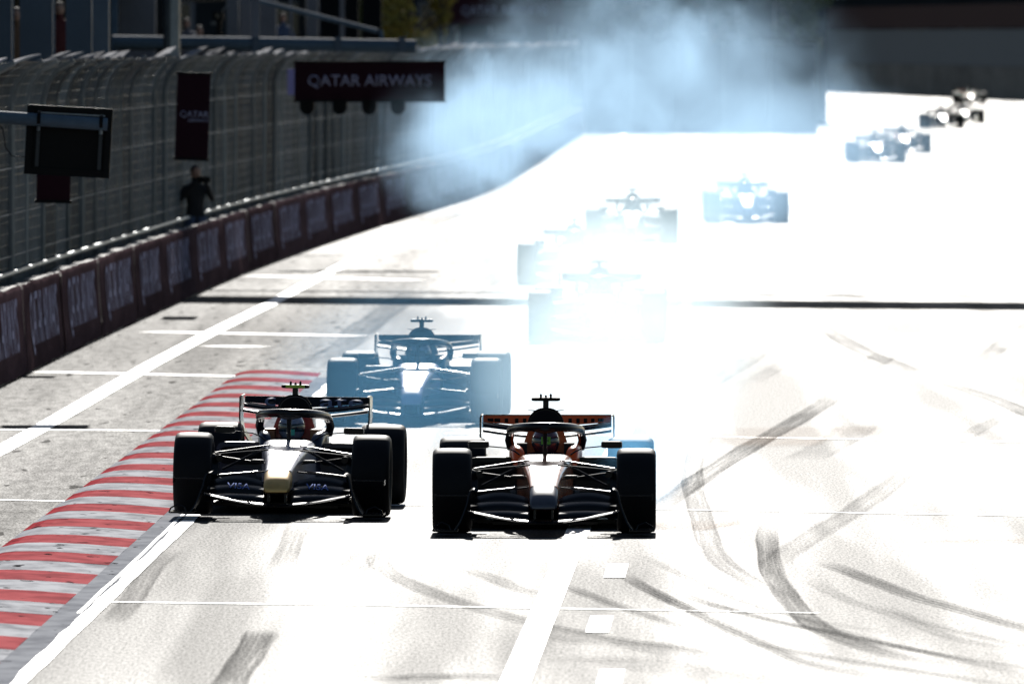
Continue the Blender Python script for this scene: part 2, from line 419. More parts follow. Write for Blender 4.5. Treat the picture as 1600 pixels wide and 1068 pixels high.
rub([(410,985),(403,1000),(385,1030),(369,1052),(350,1085)], .27, .85)
rub([(270,860),(237,890),(205,940),(172,975)], .22, .6)
rub([(470,812),(455,850),(440,890)], .24, .5)
rub([(590,860),(598,888),(655,918),(720,942),(809,968),(864,981),(964,1000),(1055,1013),(1200,1030)], .22, .62)
rub([(730,890),(770,904),(809,920),(850,932)], .2, .55)
rub([(880,914),(915,928),(950,941),(1010,962),(1080,985)], .14, .7)
rub([(975,898),(1010,920),(1050,941),(1110,965)], .14, .7)
rub([(583,1058),(640,1060),(700,1056),(790,1062)], .5, .7)
rub([(540,535),(575,507),(614,480),(650,455)], .55, .5)
rub([(470,576),(530,545),(560,525)], .5, .45)
rub([(1250,720),(1290,700),(1330,676),(1345,660)], .5, .3)
rub([(590,850),(560,880),(530,915)], .3, .35)
rub([(1000,868),(1080,905),(1160,940),(1260,968),(1400,990)], .10, .5)
rub([(1150,1000),(1260,1022),(1400,1044),(1600,1075)], .16, .6)
rub([(1240,960),(1330,992),(1450,1020),(1600,1055)], .10, .6)
rub([(1420,730),(1480,700),(1540,665),(1600,640)], .25, .35)
rub([(1170,600),(1240,560),(1300,520)], .3, .35)
rub([(700,480),(740,455),(800,420)], .5, .4)
rub([(860,985),(930,1004),(1010,1008),(1100,1035)], .5, .4)
rub([(905,1035),(960,1030),(1060,1048),(1180,1066)], .7, .3)
rub([(1110,700),(1150,690),(1190,683)], 2.2, .38, M_dust, 'dust_patch')
rub([(1120,668),(1200,673),(1300,678),(1400,681)], 4.0, .30, M_dust, 'dust_patch')
rub([(1030,830),(1060,824),(1100,812)], .9, .5, M_dust, 'dust_patch')
rub([(1460,843),(1520,845),(1640,845)], 1.2, .45, M_dust, 'dust_patch')
# wide grey bands of worn asphalt on the right of the centre line
rub([(900,1075),(925,990),(950,905),(962,862)], 1.3, .22)

# ------------------------------------------------------------------ concrete wall, fence, banners
wall = tag(empty('concrete_wall', (wx(130), 130, 0)), 'low wall of concrete blocks running along the left edge of the pit apron', 'wall')
bv, bf = [], []
blk = MB(); secs = [(-.30,0),(.0,0),(.0,.12),(-.04,.25),(-.07,1.06),(-.10,1.10),(-.24,1.10),(-.27,1.06),(-.30,.2)]
blk.rings([[(x, 0.015, z) for x, z in secs], [(x, 3.975, z) for x, z in secs]][::-1])
bme = bpy.data.meshes.new('concrete_block'); bme.from_pydata(blk.v, [], blk.f); bme.materials.append(M_conc); bme.update()
def place_on(o, d0, L, base, dx=0, dz=0):
    a = Vector((wx(d0), d0, 0)); b_ = Vector((wx(d0+L), d0+L, 0)); dr = (b_-a)
    o.location = (a.x - base[0] + dx, a.y - base[1], dz); o.rotation_euler = (0, 0, -math.atan2(dr.x, dr.y))
d = 130.0
while d < 618:
    o = link(bpy.data.objects.new('concrete_block', bme), wall)
    place_on(o, d, 4, (wx(130), 130), random.uniform(-.02,.012), random.uniform(-.02,.015)); d += 4.0

fence = tag(empty('catch_fence', (wx(130)-.62, 130, 0)), 'tall grey wire catch fence with outward bent top behind the banner wall', 'fence')
FB = (wx(130)-.62, 130)
fprof = [(0,.9),(0,2.0),(0,3.0),(0,3.35),(.06,3.58),(.20,3.78),(.42,3.9)]
pm = MB(); pm.tube([(x,0,z) for x,z in [(0,-.0)]+fprof], .045, 6, up=Vector((0,1,0)))
pme = bpy.data.meshes.new('post'); pme.from_pydata(pm.v, [], pm.f); pme.materials.append(M_post)
# one mesh panel (4 m): upright wires and horizontal wires following the bent top
def wire_panel(nv, rh):
    wm = MB()
    for k in range(nv):
        y = (k+.5)*4/nv
        r = .004
        rings = [[(x-r,y-r,z),(x+r,y-r,z),(x+r,y+r,z),(x-r,y+r,z)] for x, z in fprof]
        wm.rings(rings, cap=False)
    path = [Vector((x,0,z)) for x,z in fprof]; tot = sum((path[i+1]-path[i]).length for i in range(len(path)-1))
    s = 0
    while s < tot:
        q = s
        for i in range(len(path)-1):
            l = (path[i+1]-path[i]).length
            if q <= l: p = path[i].lerp(path[i+1], q/l); break
            q -= l
        wm.box((p.x-.0018+.007, 0, p.z-.0018), (p.x+.0018+.007, 4, p.z+.0018)); s += rh
    me = bpy.data.meshes.new('wire_mesh'); me.from_pydata(wm.v, [], wm.f); me.materials.append(M_mesh); me.update(); return me
wme = wire_panel(40, .15)
cm = MB()
for k in range(5):
    a0 = k/4
    pass
cap_pts = [(.03,3.56),(.10,3.70),(.20,3.79),(.33,3.87),(.45,3.90),(.45,3.925),(.31,3.90),(.17,3.82),(.07,3.72),(0,3.57)]
cm.rings([[(x, .3, z-.02) for x,z in cap_pts], [(x, 3.7, z+.03) for x,z in cap_pts]][::-1])
cme = bpy.data.meshes.new('top_glint_panel'); cme.from_pydata(cm.v, [], cm.f); cme.materials.append(M_cap); cme.update()  # solid plates added, tilted to catch glare like the sunlit bent mesh
d = 142.0; k = 0
while d < 612:
    for nm, me in (('post', pme), ('wire_mesh', wme), ('top_glint_panel', cme)):
        o = link(bpy.data.objects.new(nm, me), fence)
        jz = random.uniform(-.06,.06) if nm == 'top_glint_panel' else 0
        place_on(o, d, 4, FB, -.62+random.uniform(-.03,.03), jz)
        if nm == 'top_glint_panel': o.scale.y = random.choice((1,1,.7,.85)); o.rotation_euler[0] = random.uniform(-.006,.02)
        if nm == 'post': o.rotation_euler[1] = random.uniform(-.012,.012)
    d += 4.0; k += 1
cb = MB()
for z in (1.35, 1.9, 2.5, 3.1):
    cb.tube([(wx(dd)-.62-FB[0]+.03, dd-FB[1], z) for dd in range(142, 612, 6)], .004, 4)
cb.build('tension_cable', M_post, fence)
rail = MB(); rail.tube([(wx(dd)-.48-FB[0], dd-FB[1], 1.16) for dd in range(142, 612, 6)], .035, 6)
rail.build('base_rail', M_post, fence)

# cloth banners with lettering on the wall, each about 11 m
ban_bounds = [166.0, 177.2, 187.7, 198.8, 210.2, 219.5, 231.0, 243.0, 254.0, 266.0, 278.0, 290.0, 303.0, 316.0, 330.0, 344.0]
while ban_bounds[-1] < 600: ban_bounds.append(ban_bounds[-1] + 14.0)
for i in range(len(ban_bounds)-1):
    d0, d1 = ban_bounds[i], ban_bounds[i+1]-.12
    nn = 28; vs = []; fs = []
    prof_b = [(.0,.03),(.008,.18),(-.02,.45),(-.045,.8),(-.052,1.06),(-.062,1.10),(-.085,1.118)]
    for s in range(nn+1):
        dd = d0 + (d1-d0)*s/nn; w_ = .008*math.sin(s*2.1+i) + random.uniform(-.004,.004)
        edge = .012 if s in (0, nn) else 0
        for j, (x, z) in enumerate(prof_b):
            vs.append((wx(dd) + x + .022 + (w_ if 0 < j < 5 else w_*.5), dd, z + random.uniform(-.012,.012)*(j in (0,6)) + (random.uniform(-.012,.02) if j in (4,5) else 0)))
    m_ = len(prof_b)
    for s in range(nn):
        for j in range(m_-1): fs.append((s*m_+j, (s+1)*m_+j, (s+1)*m_+j+1, s*m_+j+1))
    o = mesh_obj('wall_banner', vs, fs, M_maroon, None, 60)
    near = i < 9
    ORD = ['first','second','third','fourth','fifth','sixth','seventh','eighth','ninth','tenth','eleventh','twelfth','thirteenth','fourteenth']
    lab = (ORD[i] + ' maroon lettered banner on the concrete wall, counted from the left picture edge') if i < 14 else 'maroon lettered banner far along the left wall, veiled by smoke'
    tag(o, lab, 'banner', 'banners draped along the wall')
    # lettering follows the cloth: plane facing +x
    Lw = (d1-d0)*.70; mid = (d0+d1)/2; wavy = random.random()*6
    te = text_obj('QATAR AIRWAYS', Lw, .80, M_letter, o, 'lettering', 0)
    for v in te.data.vertices:
        x, y, z = v.co; dd = mid - x*(-1); zz = .60 + z
        xo = .0 if zz < .18 else (-.02*(zz-.18)/.27 if zz < .45 else -.02 - .025*(zz-.45)/.35 if zz < .8 else -.045-.01*(zz-.8)/.3)
        v.co = (wx(dd) + xo + .022 + .018, dd, zz)
    te.data.update()

# block-like wall with fence where the track bends (far)
bw = tag(empty('bend_wall', (3.2, 621, 0)), 'dark barrier wall standing across the track bend behind the blue smoke', 'wall')
m_ = MB()
for k in range(5): m_.box((k*2.02, 0, 0), (k*2.02+1.98, .4, 1.15))
m_.build('barrier_blocks', M_dark, bw)
for k in range(5): MB().box((k*2.02+.02, .12, 1.15), (k*2.02+1.98, .17, 3.9)).build('fence_panel', M_dark, bw)
for k in range(6): MB().tube([(k*2.02, .2, 0), (k*2.02, .2, 3.95)], .05, 6).build('post', M_post, bw)
for x0, x1 in ((7.9, 8.7), (9.3, 10.1)): MB().box((x0, -.05, 3.92), (x1, .3, 3.99)).build('cap_strip', M_cap, bw)

# far wall with maroon sign band, across the top right
fw = tag(empty('far_wall', tuple(G(1240, 139.5))), 'long grey wall closing the far end of the track under a dark facade', 'wall')
a = G(1150, 137); b_ = G(1700, 163); dirw = (b_-a); LW = dirw.length
fw.location = a; fw.rotation_euler = (0,0,math.atan2(dirw.y, dirw.x))
npan = 22
for k in range(npan):
    MB().box((k*LW/npan+.03, random.uniform(-.03,.03), 0), ((k+1)*LW/npan-.03, .4, 2.2)).build('wall_panel', M_farwall, fw)
    MB().box((k*LW/npan+.03, .08, 2.22), ((k+1)*LW/npan-.03, .35, 4.7)).build('upper_panel', M_farband, fw)
sb = MB().box((-2, 0, 4.78), (LW, .3, 6.4)).build('maroon_board', M_maroon_board)
sb.location = fw.location + Vector((0,-.25,0)); sb.rotation_euler = fw.rotation_euler
tag(sb, 'long maroon advertising board on top of the far grey wall, QATAR AIRWAYS in dim letters', 'sign')
xt = (P(1415, 18, 1000).x - a.x)
te = text_obj('QATAR AIRWAYS', 9.4, .85, M_letter, sb, 'lettering', .02)
te.location = (xt, -.03, 5.55)

# dark buildings behind everything
def building(loc, w, h, dep, floors, cols, label, m=M_dark, z0=0, rz=0):
    b0 = tag(empty('building', loc, (0,0,rz)), label, 'building')
    MB().box((0, .3, 0), (w, dep, h)).build('wall', m, b0)
    MB().box((-.3, -.2, h), (w+.3, dep+.3, h+.5)).build('roof', m, b0)
    cw = w/cols
    for f_ in range(floors):
        for c in range(cols):
            zb = 1.0 + f_*3.2
            fr = MB().box((c*cw+.25*cw, .2, zb), (c*cw+.75*cw, .296, zb+1.7)).build('window', M_col_grey, b0)
            MB().box((c*cw+.28*cw, .17, zb+.06), (c*cw+.72*cw, .197, zb+1.64)).build('pane', M_glassd, fr)
    return b0
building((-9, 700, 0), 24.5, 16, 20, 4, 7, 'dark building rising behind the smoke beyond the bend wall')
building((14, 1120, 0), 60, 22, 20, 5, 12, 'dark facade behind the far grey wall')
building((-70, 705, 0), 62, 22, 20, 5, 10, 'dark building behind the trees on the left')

# pit building on the left: columns, back wall, beams
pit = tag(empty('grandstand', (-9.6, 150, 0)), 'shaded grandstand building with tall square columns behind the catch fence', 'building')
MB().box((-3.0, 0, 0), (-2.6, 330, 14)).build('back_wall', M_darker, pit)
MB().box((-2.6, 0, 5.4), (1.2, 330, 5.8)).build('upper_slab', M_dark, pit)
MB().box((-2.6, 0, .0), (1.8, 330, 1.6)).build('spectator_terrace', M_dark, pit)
def column(px0, px1, dist, m, top=5.4, dep=.5):
    p0, p1 = P(px0, 57, dist), P(px1, 57, dist)
    MB().box((p0.x+9.6, dist-150, 0), (p1.x+9.6, dist-150+dep, top)).build('column', m, pit)
column(-60, 18, 205, M_col_blue); column(19, 21.5, 204, M_blue_steel, dep=.1); column(31, 82, 212, M_col_blue)
column(83, 86, 211, M_blue_steel, dep=.1); column(103, 143, 222, M_col_blue); column(143.5, 170, 224, M_col_blue)
column(187, 243, 318, M_col_grey); column(243.5, 279, 321, M_dark); column(280, 283, 319, M_post, dep=.1)
column(354, 373, 326, M_col_grey); column(375, 394, 328, M_col_grey); column(408, 432, 332, M_col_grey)
column(452, 457, 336, M_col_grey, dep=.1); column(466, 478, 340, M_dark); column(478.5, 497, 342, M_col_grey)
column(531, 538, 352, M_col_grey, dep=.15)
for pxa, pxb, dd in ((500, 560, 362), (566, 596, 380)): column(pxa, pxb, dd, M_darker)

# gantry arm over the apron: main pipe, brace, post
ga = tag(empty('gantry_arm', tuple(P(400, 57, 284))), 'blue grey steel pipe arm with diagonal brace reaching over the catch fence', 'gantry')
ga.location.z = 0; o0 = ga.location.copy()
def L_(px, py, dist): return P(px, py, dist) - o0
MB().tube([L_(176,66,282), L_(420,69,282), L_(650,73,282)], .135, 14).build('main_pipe', M_blue_steel, ga, 40)
MB().tube([L_(370,-14,284), L_(405,2,284), L_(590,49,284)], .05, 8).build('diagonal_brace', M_blue_steel, ga, 40)
MB().tube([L_(595,47,284), L_(597,66,284)], .045, 8).build('brace_foot', M_blue_steel, ga, 40)
p0 = L_(400,57,283); MB().box((p0.x-.075, p0.y-.07, .0), (p0.x+.075, p0.y+.07, 6.2)).build('post', M_col_grey, ga)
p0 = L_(179,57,286); MB().box((p0.x-.075, p0.y-.07, .0), (p0.x+.075, p0.y+.07, 6.2)).build('post', M_blue_steel, ga)
for px in (400, 528, 628):
    p0 = L_(px, 70, 282); MB().box((p0.x-.07, p0.y-.16, p0.z-.13), (p0.x+.07, p0.y+.16, p0.z+.15)).build('clamp', M_col_blue, ga)
ca = MB(); ca.tube([L_(150,96,281.4), L_(165,86,281.4), L_(182,77,281.6), L_(230,78,281.6), L_(285,74,281.6), L_(330,76,281.6), L_(370,79,281.6), L_(396,84,281.6)], .014, 6)
ca.build('cable', M_black, ga)
# camera head hanging from the arm
pc = P(342, 30, 281)
ch = tag(empty('trackside_camera', tuple(pc)), 'black remote camera unit standing on the gantry pipe left of the grey post', 'camera')
MB().box((-.05,-.08,-.30), (.05,.08,-.02)).build('mount', M_black, ch)
MB().box((-.12,-.14,-.02), (.09,.18,.14)).build('housing', M_black, ch)
MB().tube([(-.02,-.14,.06), (-.02,-.24,.06)], .05, 12).build('lens', M_glassd, ch)
MB().tube([(.06,0,.14), (.14,0,.26), (.22,0,.3)], .014, 6).build('antenna', M_post, ch)
MB().box((-.16,-.1,-.12), (-.05,.05,-.05)).build('bracket', M_post, ch)

# hanging sign with signal lamps under it
def sign(px0, py0, px1, py1, dist, label, lines, m=M_maroon_board, cat='sign', tilt=0, group=None):
    a = P(px0, py0, dist); c = P(px1, py1, dist); w = c.x-a.x; h = a.z-c.z
    s = tag(empty('advertising_sign', ((a.x+c.x)/2, dist, (a.z+c.z)/2), (0, tilt, 0)), label, cat, group)
    MB().box((-w/2, 0, -h/2), (w/2, .05, h/2)).build('board', m, s)
    fr = MB()
    for q in (-1, 1):
        fr.box((q*w/2-.012*(1+q)/1-.0, -.012, -h/2), (q*w/2+.024-.012*(1+q), .062, h/2)) if False else None
        fr.box((-w/2-.02, -.012, q*h/2-.02), (w/2+.02, .062, q*h/2+.02))
    fr.build('frame', M_black, s)
    for (tx, cx, cz, tw, th, mm) in lines:
        te = text_obj(tx, tw*w, th*h, mm, s, 'lettering', .004); te.location = (cx*w, -.004, cz*h)
    return s, w, h
s, w, h = sign(460, 97, 695, 158, 262, 'wide maroon QATAR AIRWAYS sign with black signal lamps hanging under it', [('QATAR AIRWAYS', 0, .0, .82, .34, M_letter)])
for k, px in enumerate((480, 531, 577, 622)):
    c = P(px, 168, 262.1) - s.location
    MB().tube([(c.x, -.12, c.z), (c.x, .16, c.z)], .135, 16).build('signal_lamp', M_black, s, 40)
    MB().box((c.x-.135, -.11, c.z), (c.x+.135, .15, c.z+.13)).build('lamp_housing', M_black, s)
sign(275, 115, 327, 249, 219, 'tall narrow maroon QATAR AIRWAYS sign hung on the fence above the photographer', [('QATAR', .05, .02, .86, .085, M_letter), ('AIRWAYS', .17, -.045, .62, .04, M_letter)], tilt=R(2))
sign(57, 255, 110, 315, 181, 'small square maroon AIRWAYS sign on the fence beneath the black monitor', [('AIRWAYS', .12, .32, .66, .12, M_letter)], tilt=R(1))
s, w, h = sign(695, -4, 880, 40, 560, 'maroon QATAR AIRWAYS board high up behind the smoke, left of the bend', [('QATAR AIRWAYS', 0, .0, .72, .36, M_letter_dim)])
for q in (-.4, .4): MB().tube([(q*w, .1, -h/2), (q*w, .1, -s.location.z)], .08, 8).build('leg', M_post, s)
# small lilac plate beside the wide sign
a = P(455, 128, 262); pl = MB().box((-.07,0,-.24), (.07,.04,.24)).build('marker_plate', mat('lilac_plate', (.32,.30,.62), .6)); pl.location = a
tag(pl, 'small upright lilac plate at the left end of the wide maroon sign', 'sign')

# big monitor on a pole at the left edge
mo = tag(empty('monitor', tuple(P(107, 221, 159.7)), (0, R(3.2), 0)), 'black flat screen seen from behind, mounted on a blue grey pole at the left edge', 'monitor')
W2, H2 = .48, .39
mm = MB(); mm.rings([[(-W2,0,-H2),(W2,0,-H2),(W2,0,H2),(-W2,0,H2)],[(-W2,.03,-H2),(W2,.03,-H2),(W2,.03,H2),(-W2,.03,H2)]][::-1]); mm.build('screen_back', M_black, mo)
fr = MB()
for a, b_ in (((-W2,-.05,-H2),(W2,0,-H2+.07)), ((-W2,-.05,H2-.07),(W2,0,H2)), ((-W2,-.05,-H2+.07),(-W2+.07,0,H2-.07)), ((W2-.07,-.05,-H2+.07),(W2,0,H2-.07))): fr.box(a, b_)
fr.build('casing', M_black, mo)
for q in (-.34, .36): MB().box((q-.02,-.075,-.30), (q+.02,-.051,.33)).build('bracket', mat('bracket_steel', (.03,.035,.04), .4, metal=.6) if q < 0 else bpy.data.materials['bracket_steel'], mo)
MB().box((-.36,-.085,.30), (.40,-.07,.315)).build('top_bar', M_post, mo)
po = MB().tube([(-2.4,-.14,.245), (.43,-.14,.215)], .072, 16).build('pole', M_blue_steel, mo, 40)
for q in (-.34, .36): MB().tube([(q-.02,-.14,.235-.01*q), (q+.02,-.14,.235-.01*q)], .082, 16).build('clamp', M_black, mo, 40)
for q in (-.34, .36): MB().tube([(q,-.16,.10), (q,-.16,.15)], .022, 8).build('bolt', M_post, mo)
MB().tube([(-.85,-.14,.19), (-.74,-.13,.10), (-.70,-.12,-.10), (-.62,-.1,-.20), (-.48,-.03,-.2)], .006, 6).build('cable', M_black, mo)
MB().tube([(-2.4,-.14,-3.1), (-2.4,-.14,.36)], .09, 12).build('upright', M_blue_steel, mo, 40)

# overhead gantry across the track; only its shadow falls into the picture
og = tag(empty('overhead_gantry', (0, 245.5, 0), (0,0,R(-24))), 'truss gantry spanning the track above the frame, casting the dark bar of shadow', 'gantry')
x0, x1 = -6.5, 44
MB().box((x0, -.12, 8.3), (x1, .12, 11.4)).build('board', M_maroon_board, og)
MB().tube([(x0,0,5.7), (x1,0,5.7)], .22, 8).build('bottom_chord', M_post, og)
dg = MB(); x = x0
while x < x1-6: dg.tube([(x,0,5.7),(x+3,0,8.6),(x+6,0,5.7)], .05, 5); x += 6
dg.build('truss_bracing', M_post, og)
for xx in (x0, x1): MB().tube([(xx,0,0), (xx,0,11)], .15, 10).build('leg', M_post, og)
og2 = tag(empty('overhead_gantry', (0, 640, 0)), 'far slim gantry over the track beyond the bend, throwing a thin shadow', 'gantry')
MB().tube([(14,0,7.2), (60,0,7.2)], .7, 8).build('beam', M_post, og2)
for xx in (58,): MB().tube([(xx,0,0), (xx,0,7.2)], .22, 10).build('leg', M_post, og2)

# ------------------------------------------------------------------ trees
leaf_mats = [mat('leaf_green', (.10,.12,.03), .7, spec=.2, nscale=1.5, namt=.5), mat('leaf_yellow', (.30,.24,.045), .7, spec=.2, nscale=1.5, namt=.5), mat('leaf_dark', (.022,.035,.016), .7, spec=.2, nscale=1.5, namt=.5)]  # yellow leaf colour brightened to carry the glow of backlit leaves
M_bark = mat('bark', (.06,.045,.03), .9, nscale=4, namt=.5)
def tree(loc, h, r, z0, lm, label, n=1400, seed=1, leaf=.16):
    rd = random.Random(seed); o = tag(empty('tree', loc), label, 'tree', 'trees behind the left fence')
    tk = MB(); tk.tube([(0,0,0),(.05,0,h*.3),(-.05,.05,h*.6),(0,0,h*.9)], [.2,.16,.11,.03], 8)
    for k in range(7):
        a = rd.random()*6.28; z = z0 + (h-z0)*rd.random()*.6
        tk.tube([(0,0,z),(math.cos(a)*r*.4,math.sin(a)*r*.4,z+.6),(math.cos(a)*r*.8,math.sin(a)*r*.8,z+1.1)], [.07,.05,.015], 5)
    tk.build('trunk', M_bark, o, 60)
    cl = [(Vector((rd.gauss(0,.5)*r, rd.gauss(0,.5)*r, z0+(h-z0)*rd.random())), rd.uniform(.25,.55)*r) for _ in range(16)]
    vs, fs = [], []
    for k in range(n):
        c, cr = rd.choice(cl); v = Vector((rd.gauss(0,1), rd.gauss(0,1), rd.gauss(0,1))).normalized()*cr*rd.random()**.4; p = c+v
        a = Vector((rd.gauss(0,1), rd.gauss(0,1), rd.gauss(0,1))).normalized(); b2 = a.orthogonal().normalized(); s = leaf*rd.uniform(.6,1.4)
        i = len(vs); vs += [p-a*s, p+b2*s*.5, p+a*s, p-b2*s*.5]; fs.append((i,i+1,i+2,i+3))
    mesh_obj('crown', vs, fs, lm, o); return o
tree((P(640,57,440).x, 440, 0), 8.5, 1.5, 2.2, leaf_mats[1], 'yellow green tree right of the gantry arm end, in front of dark building', 2600, 3, .13)
tree((P(590,57,455).x, 455, 0), 9, 1.3, 4.0, leaf_mats[0], 'green tree whose branches show above the gantry brace', 1800, 4, .14)
tree((P(690,57,470).x, 470, 0), 7, 1.0, 1.5, leaf_mats[1], 'small yellow green tree nearest to the smoke edge', 1600, 5, .12)
tree((P(960,57,660).x, 660, 0), 10, 2.6, 2.0, leaf_mats[2], 'dark tree behind the thickest smoke, middle of the bend', 2600, 6, .2)
tree((P(1245,57,665).x, 665, 0), 9, 1.6, 3.6, leaf_mats[0], 'green tree above the right end of the bend wall', 2000, 7, .2)
tree((P(1110,57,668).x, 668, 0), 10, 2.4, 3.2, leaf_mats[2], 'dark tree above the middle of the bend wall', 2200, 8, .2)

# ------------------------------------------------------------------ people
M_skin = mat('skin', (.42,.24,.17), .6); M_blackcloth = mat('black_cloth', (.010,.011,.014), .85); M_jeans = mat('blue_cloth', (.06,.09,.16), .85)
M_redcloth = mat('red_cloth', (.09,.012,.012), .8); M_tan = mat('tan_cloth', (.16,.09,.05), .8); M_whitecloth = mat('white_cloth', (.6,.6,.6), .8); M_hair = mat('dark_hair', (.02,.014,.01), .7)
M_grcloth = mat('grey_cloth', (.12,.12,.14), .85)
def skin_body(name, joints, edges, radii, m, parent):
    me = bpy.data.meshes.new(name); me.from_pydata(joints, edges, []); o = bpy.data.objects.new(name, me); COL.objects.link(o)
    md = o.modifiers.new('s', 'SKIN'); md.use_smooth_shade = True
    for i, r in enumerate(radii): me.skin_vertices[0].data[i].radius = (r, r) if not isinstance(r, tuple) else r
    me.skin_vertices[0].data[0].use_root = True
    sd = o.modifiers.new('d', 'SUBSURF'); sd.levels = 1; sd.render_levels = 1
    me2 = bpy.data.meshes.new_from_object(o.evaluated_get(bpy.context.evaluated_depsgraph_get()))
    bpy.data.objects.remove(o); me2.name = name
    me2.materials.clear() ; me2.materials.append(m)
    for p in me2.polygons: p.use_smooth = True
    return link(bpy.data.objects.new(name, me2), parent)
def uv(mb, c, rx, ry, rz, nu=14, nv=9):
    rings = []
    for i in range(nv+1):
        ph = math.pi*i/nv; rr = max(math.sin(ph), .02)
        rings.append([(c[0]+rx*rr*math.cos(a), c[1]+ry*rr*math.sin(a), c[2]-rz*math.cos(ph)) for a in [2*math.pi*k/nu for k in range(nu)]])
    return mb.rings(rings)
def person(loc, label, top, legs, arms='down', rz=0, hair=M_hair, group=None, cap=None):
    o = tag(empty('person', loc, (0,0,rz)), label, 'person', group)
    J = [(0,0,.95),(0,0,1.15),(0,.01,1.38),(0,0,1.50),(0,-.01,1.58),(0,-.02,1.66)]
    E = [(0,1),(1,2),(2,3),(3,4),(4,5)]; Rr = [(.15,.11),(.14,.10),(.16,.11),(.06,.06),(.075,.09),(.075,.095)]
    for s in (-1, 1):
        i = len(J)
        if arms == 'camera': pts = [(.19*s,0,1.42),(.30*s,-.06,1.20),(.14*s,-.24,1.45),(.07*s,-.30,1.52)]
        else: pts = [(.19*s,0,1.42),(.25*s,.02,1.15),(.24*s,-.08,.92),(.23*s,-.11,.84)]
        J += pts; E += [(2,i),(i,i+1),(i+1,i+2),(i+2,i+3)]; Rr += [.065,.05,.04,.035]
        i = len(J); J += [(.10*s,0,.88),(.11*s,-.01,.50),(.11*s,.02,.09),(.11*s,-.14,.04)]
        E += [(0,i),(i,i+1),(i+1,i+2),(i+2,i+3)]; Rr += [.095,.065,.045,.04]
    skin_body('body', J, E, Rr, top, o)
    hd = MB(); uv(hd, (0,-.02,1.67), .078, .095, .115); hd.tube([(0,-.11,1.67),(0,-.13,1.645),(0,-.11,1.635)], [.01,.014,.008], 6)
    hd.build('head', M_skin, o, 60)
    hr = MB(); uv(hr, (0,.005,1.71), .085, .098, .095); hr.build('cap' if cap else 'hair', cap or hair, o, 60)
    tr_ = MB()
    for s in (-1, 1): tr_.tube([(.09*s,0,.93),(.11*s,-.01,.50),(.11*s,.02,.1)], [.115,.08,.06], 10)
    tr_.build('trousers', legs, o, 60)
    return o
dph = 241.0; hp = P(309, 262, dph); hp.x = wx(241)-.36
ph = person((hp.x-.02, dph, hp.z-1.76), 'photographer in black clothes leaning over the wall under the tall maroon sign', M_blackcloth, M_jeans, 'camera', R(20))
pst = MB().box((-.3,-.3,0), (.3,.4,hp.z-1.76)).build('step_box', M_dark); pst.location = (hp.x-.02, dph, 0)
tag(pst, 'dark box behind the wall on which the photographer stands', 'box')
pcam = tag(empty('photo_camera', (hp.x+.10, dph-.30, hp.z-.20), (0,0,R(20))), 'black camera with long lens held up by the photographer', 'camera')
MB().box((-.07,-.04,-.05), (.07,.04,.06)).build('camera_body', M_black, pcam)
MB().tube([(0,-.04,0),(0,-.18,0),(0,-.30,0)], [.04,.045,.055], 14).build('lens', M_black, pcam, 40)
for (px, py, dd, lab, a, b_) in ((26, 14, 228, 'spectator with tanned arms between the two leftmost columns', M_tan, M_blackcloth),
                            (93, 5, 236, 'spectator in red top between the second and third columns', M_redcloth, M_grcloth),
                            (292, 30, 330, 'spectator with orange cap next to the grey pole above the gantry pipe', M_grcloth, M_grcloth),
                            (312, 42, 334, 'dark haired spectator behind the gantry pipe, right of the orange cap', M_blackcloth, M_grcloth),
                            (442, 22, 345, 'spectator in pale clothes between the grey columns over the gantry pipe', M_jeans, M_grcloth)):
    p_ = P(px, py, dd)
    person((p_.x, dd, p_.z-1.78), lab, a, b_, cap=M_tan if px == 290 else None)
    bx_ = MB().box((-.2,-.2,0),(.2,.4,p_.z-1.78)).build('terrace_step', M_darker, pit); bx_.location = (p_.x+9.6, dd-150, 0)

# ------------------------------------------------------------------ racing cars
M_tyre = mat('tyre_rubber', (.007,.0075,.009), .6, spec=.12, nscale=8, namt=.25)
M_rim = mat('wheel_cover', (.012,.012,.013), .35, metal=.3)
M_carbon = mat('carbon_black', (.006,.007,.009), .24, spec=.22)
M_arm = mat('carbon_arm', (.008,.008,.010), .22, spec=.13)
def livery(name, col, rough=.32, metal=0., coat=.3): return mat(name, col, rough, metal=metal, coat=coat, spec=.4, nscale=6, namt=.15)
L_white = livery('white_livery', (.50,.50,.58), coat=.8); L_gold = mat('gold_nose_paint', (.62,.40,.14), .42, metal=.55, nscale=9, namt=.25, spec=.5)
L_navy = livery('navy_livery', (.012,.018,.045)); L_orange = livery('papaya_livery', (.85,.11,.010)); L_anth = livery('anthracite_livery', (.035,.040,.055))
L_lilac = livery('lilac_livery', (.32,.33,.55)); L_red = livery('red_livery', (.40,.02,.02)); L_green = livery('green_livery', (.01,.09,.06)); L_silver = livery('silver_livery', (.35,.37,.38), metal=.4)
L_chrome = livery('pale_nose_livery', (.50,.14,.06), coat=1.0)
M_txt_blue = mat('blue_lettering', (.12,.18,.48), .8, spec=.05, nscale=20, namt=.3); M_txt_grey = mat('slate_lettering', (.10,.12,.20), .5)
M_tgreen = mat('camera_green', (.34,.55,.05), .5); M_seat = mat('headrest_brown', (.30,.12,.05), .6); M_helm = mat('helmet_shell', (.10,.16,.30), .25, coat=.8, nscale=18, namt=.6, col2=(.30,.30,.34))
M_helm2 = mat('dark_red_helmet', (.16,.03,.05), .25, coat=.8, nscale=18, namt=.6, col2=(.02,.02,.03)); M_visor = mat('visor', (.01,.03,.05), .08, coat=1)
M_teal = mat('teal_patch', (.03,.42,.34), .5); M_gpatch = mat('green_patch', (.16,.46,.05), .5)

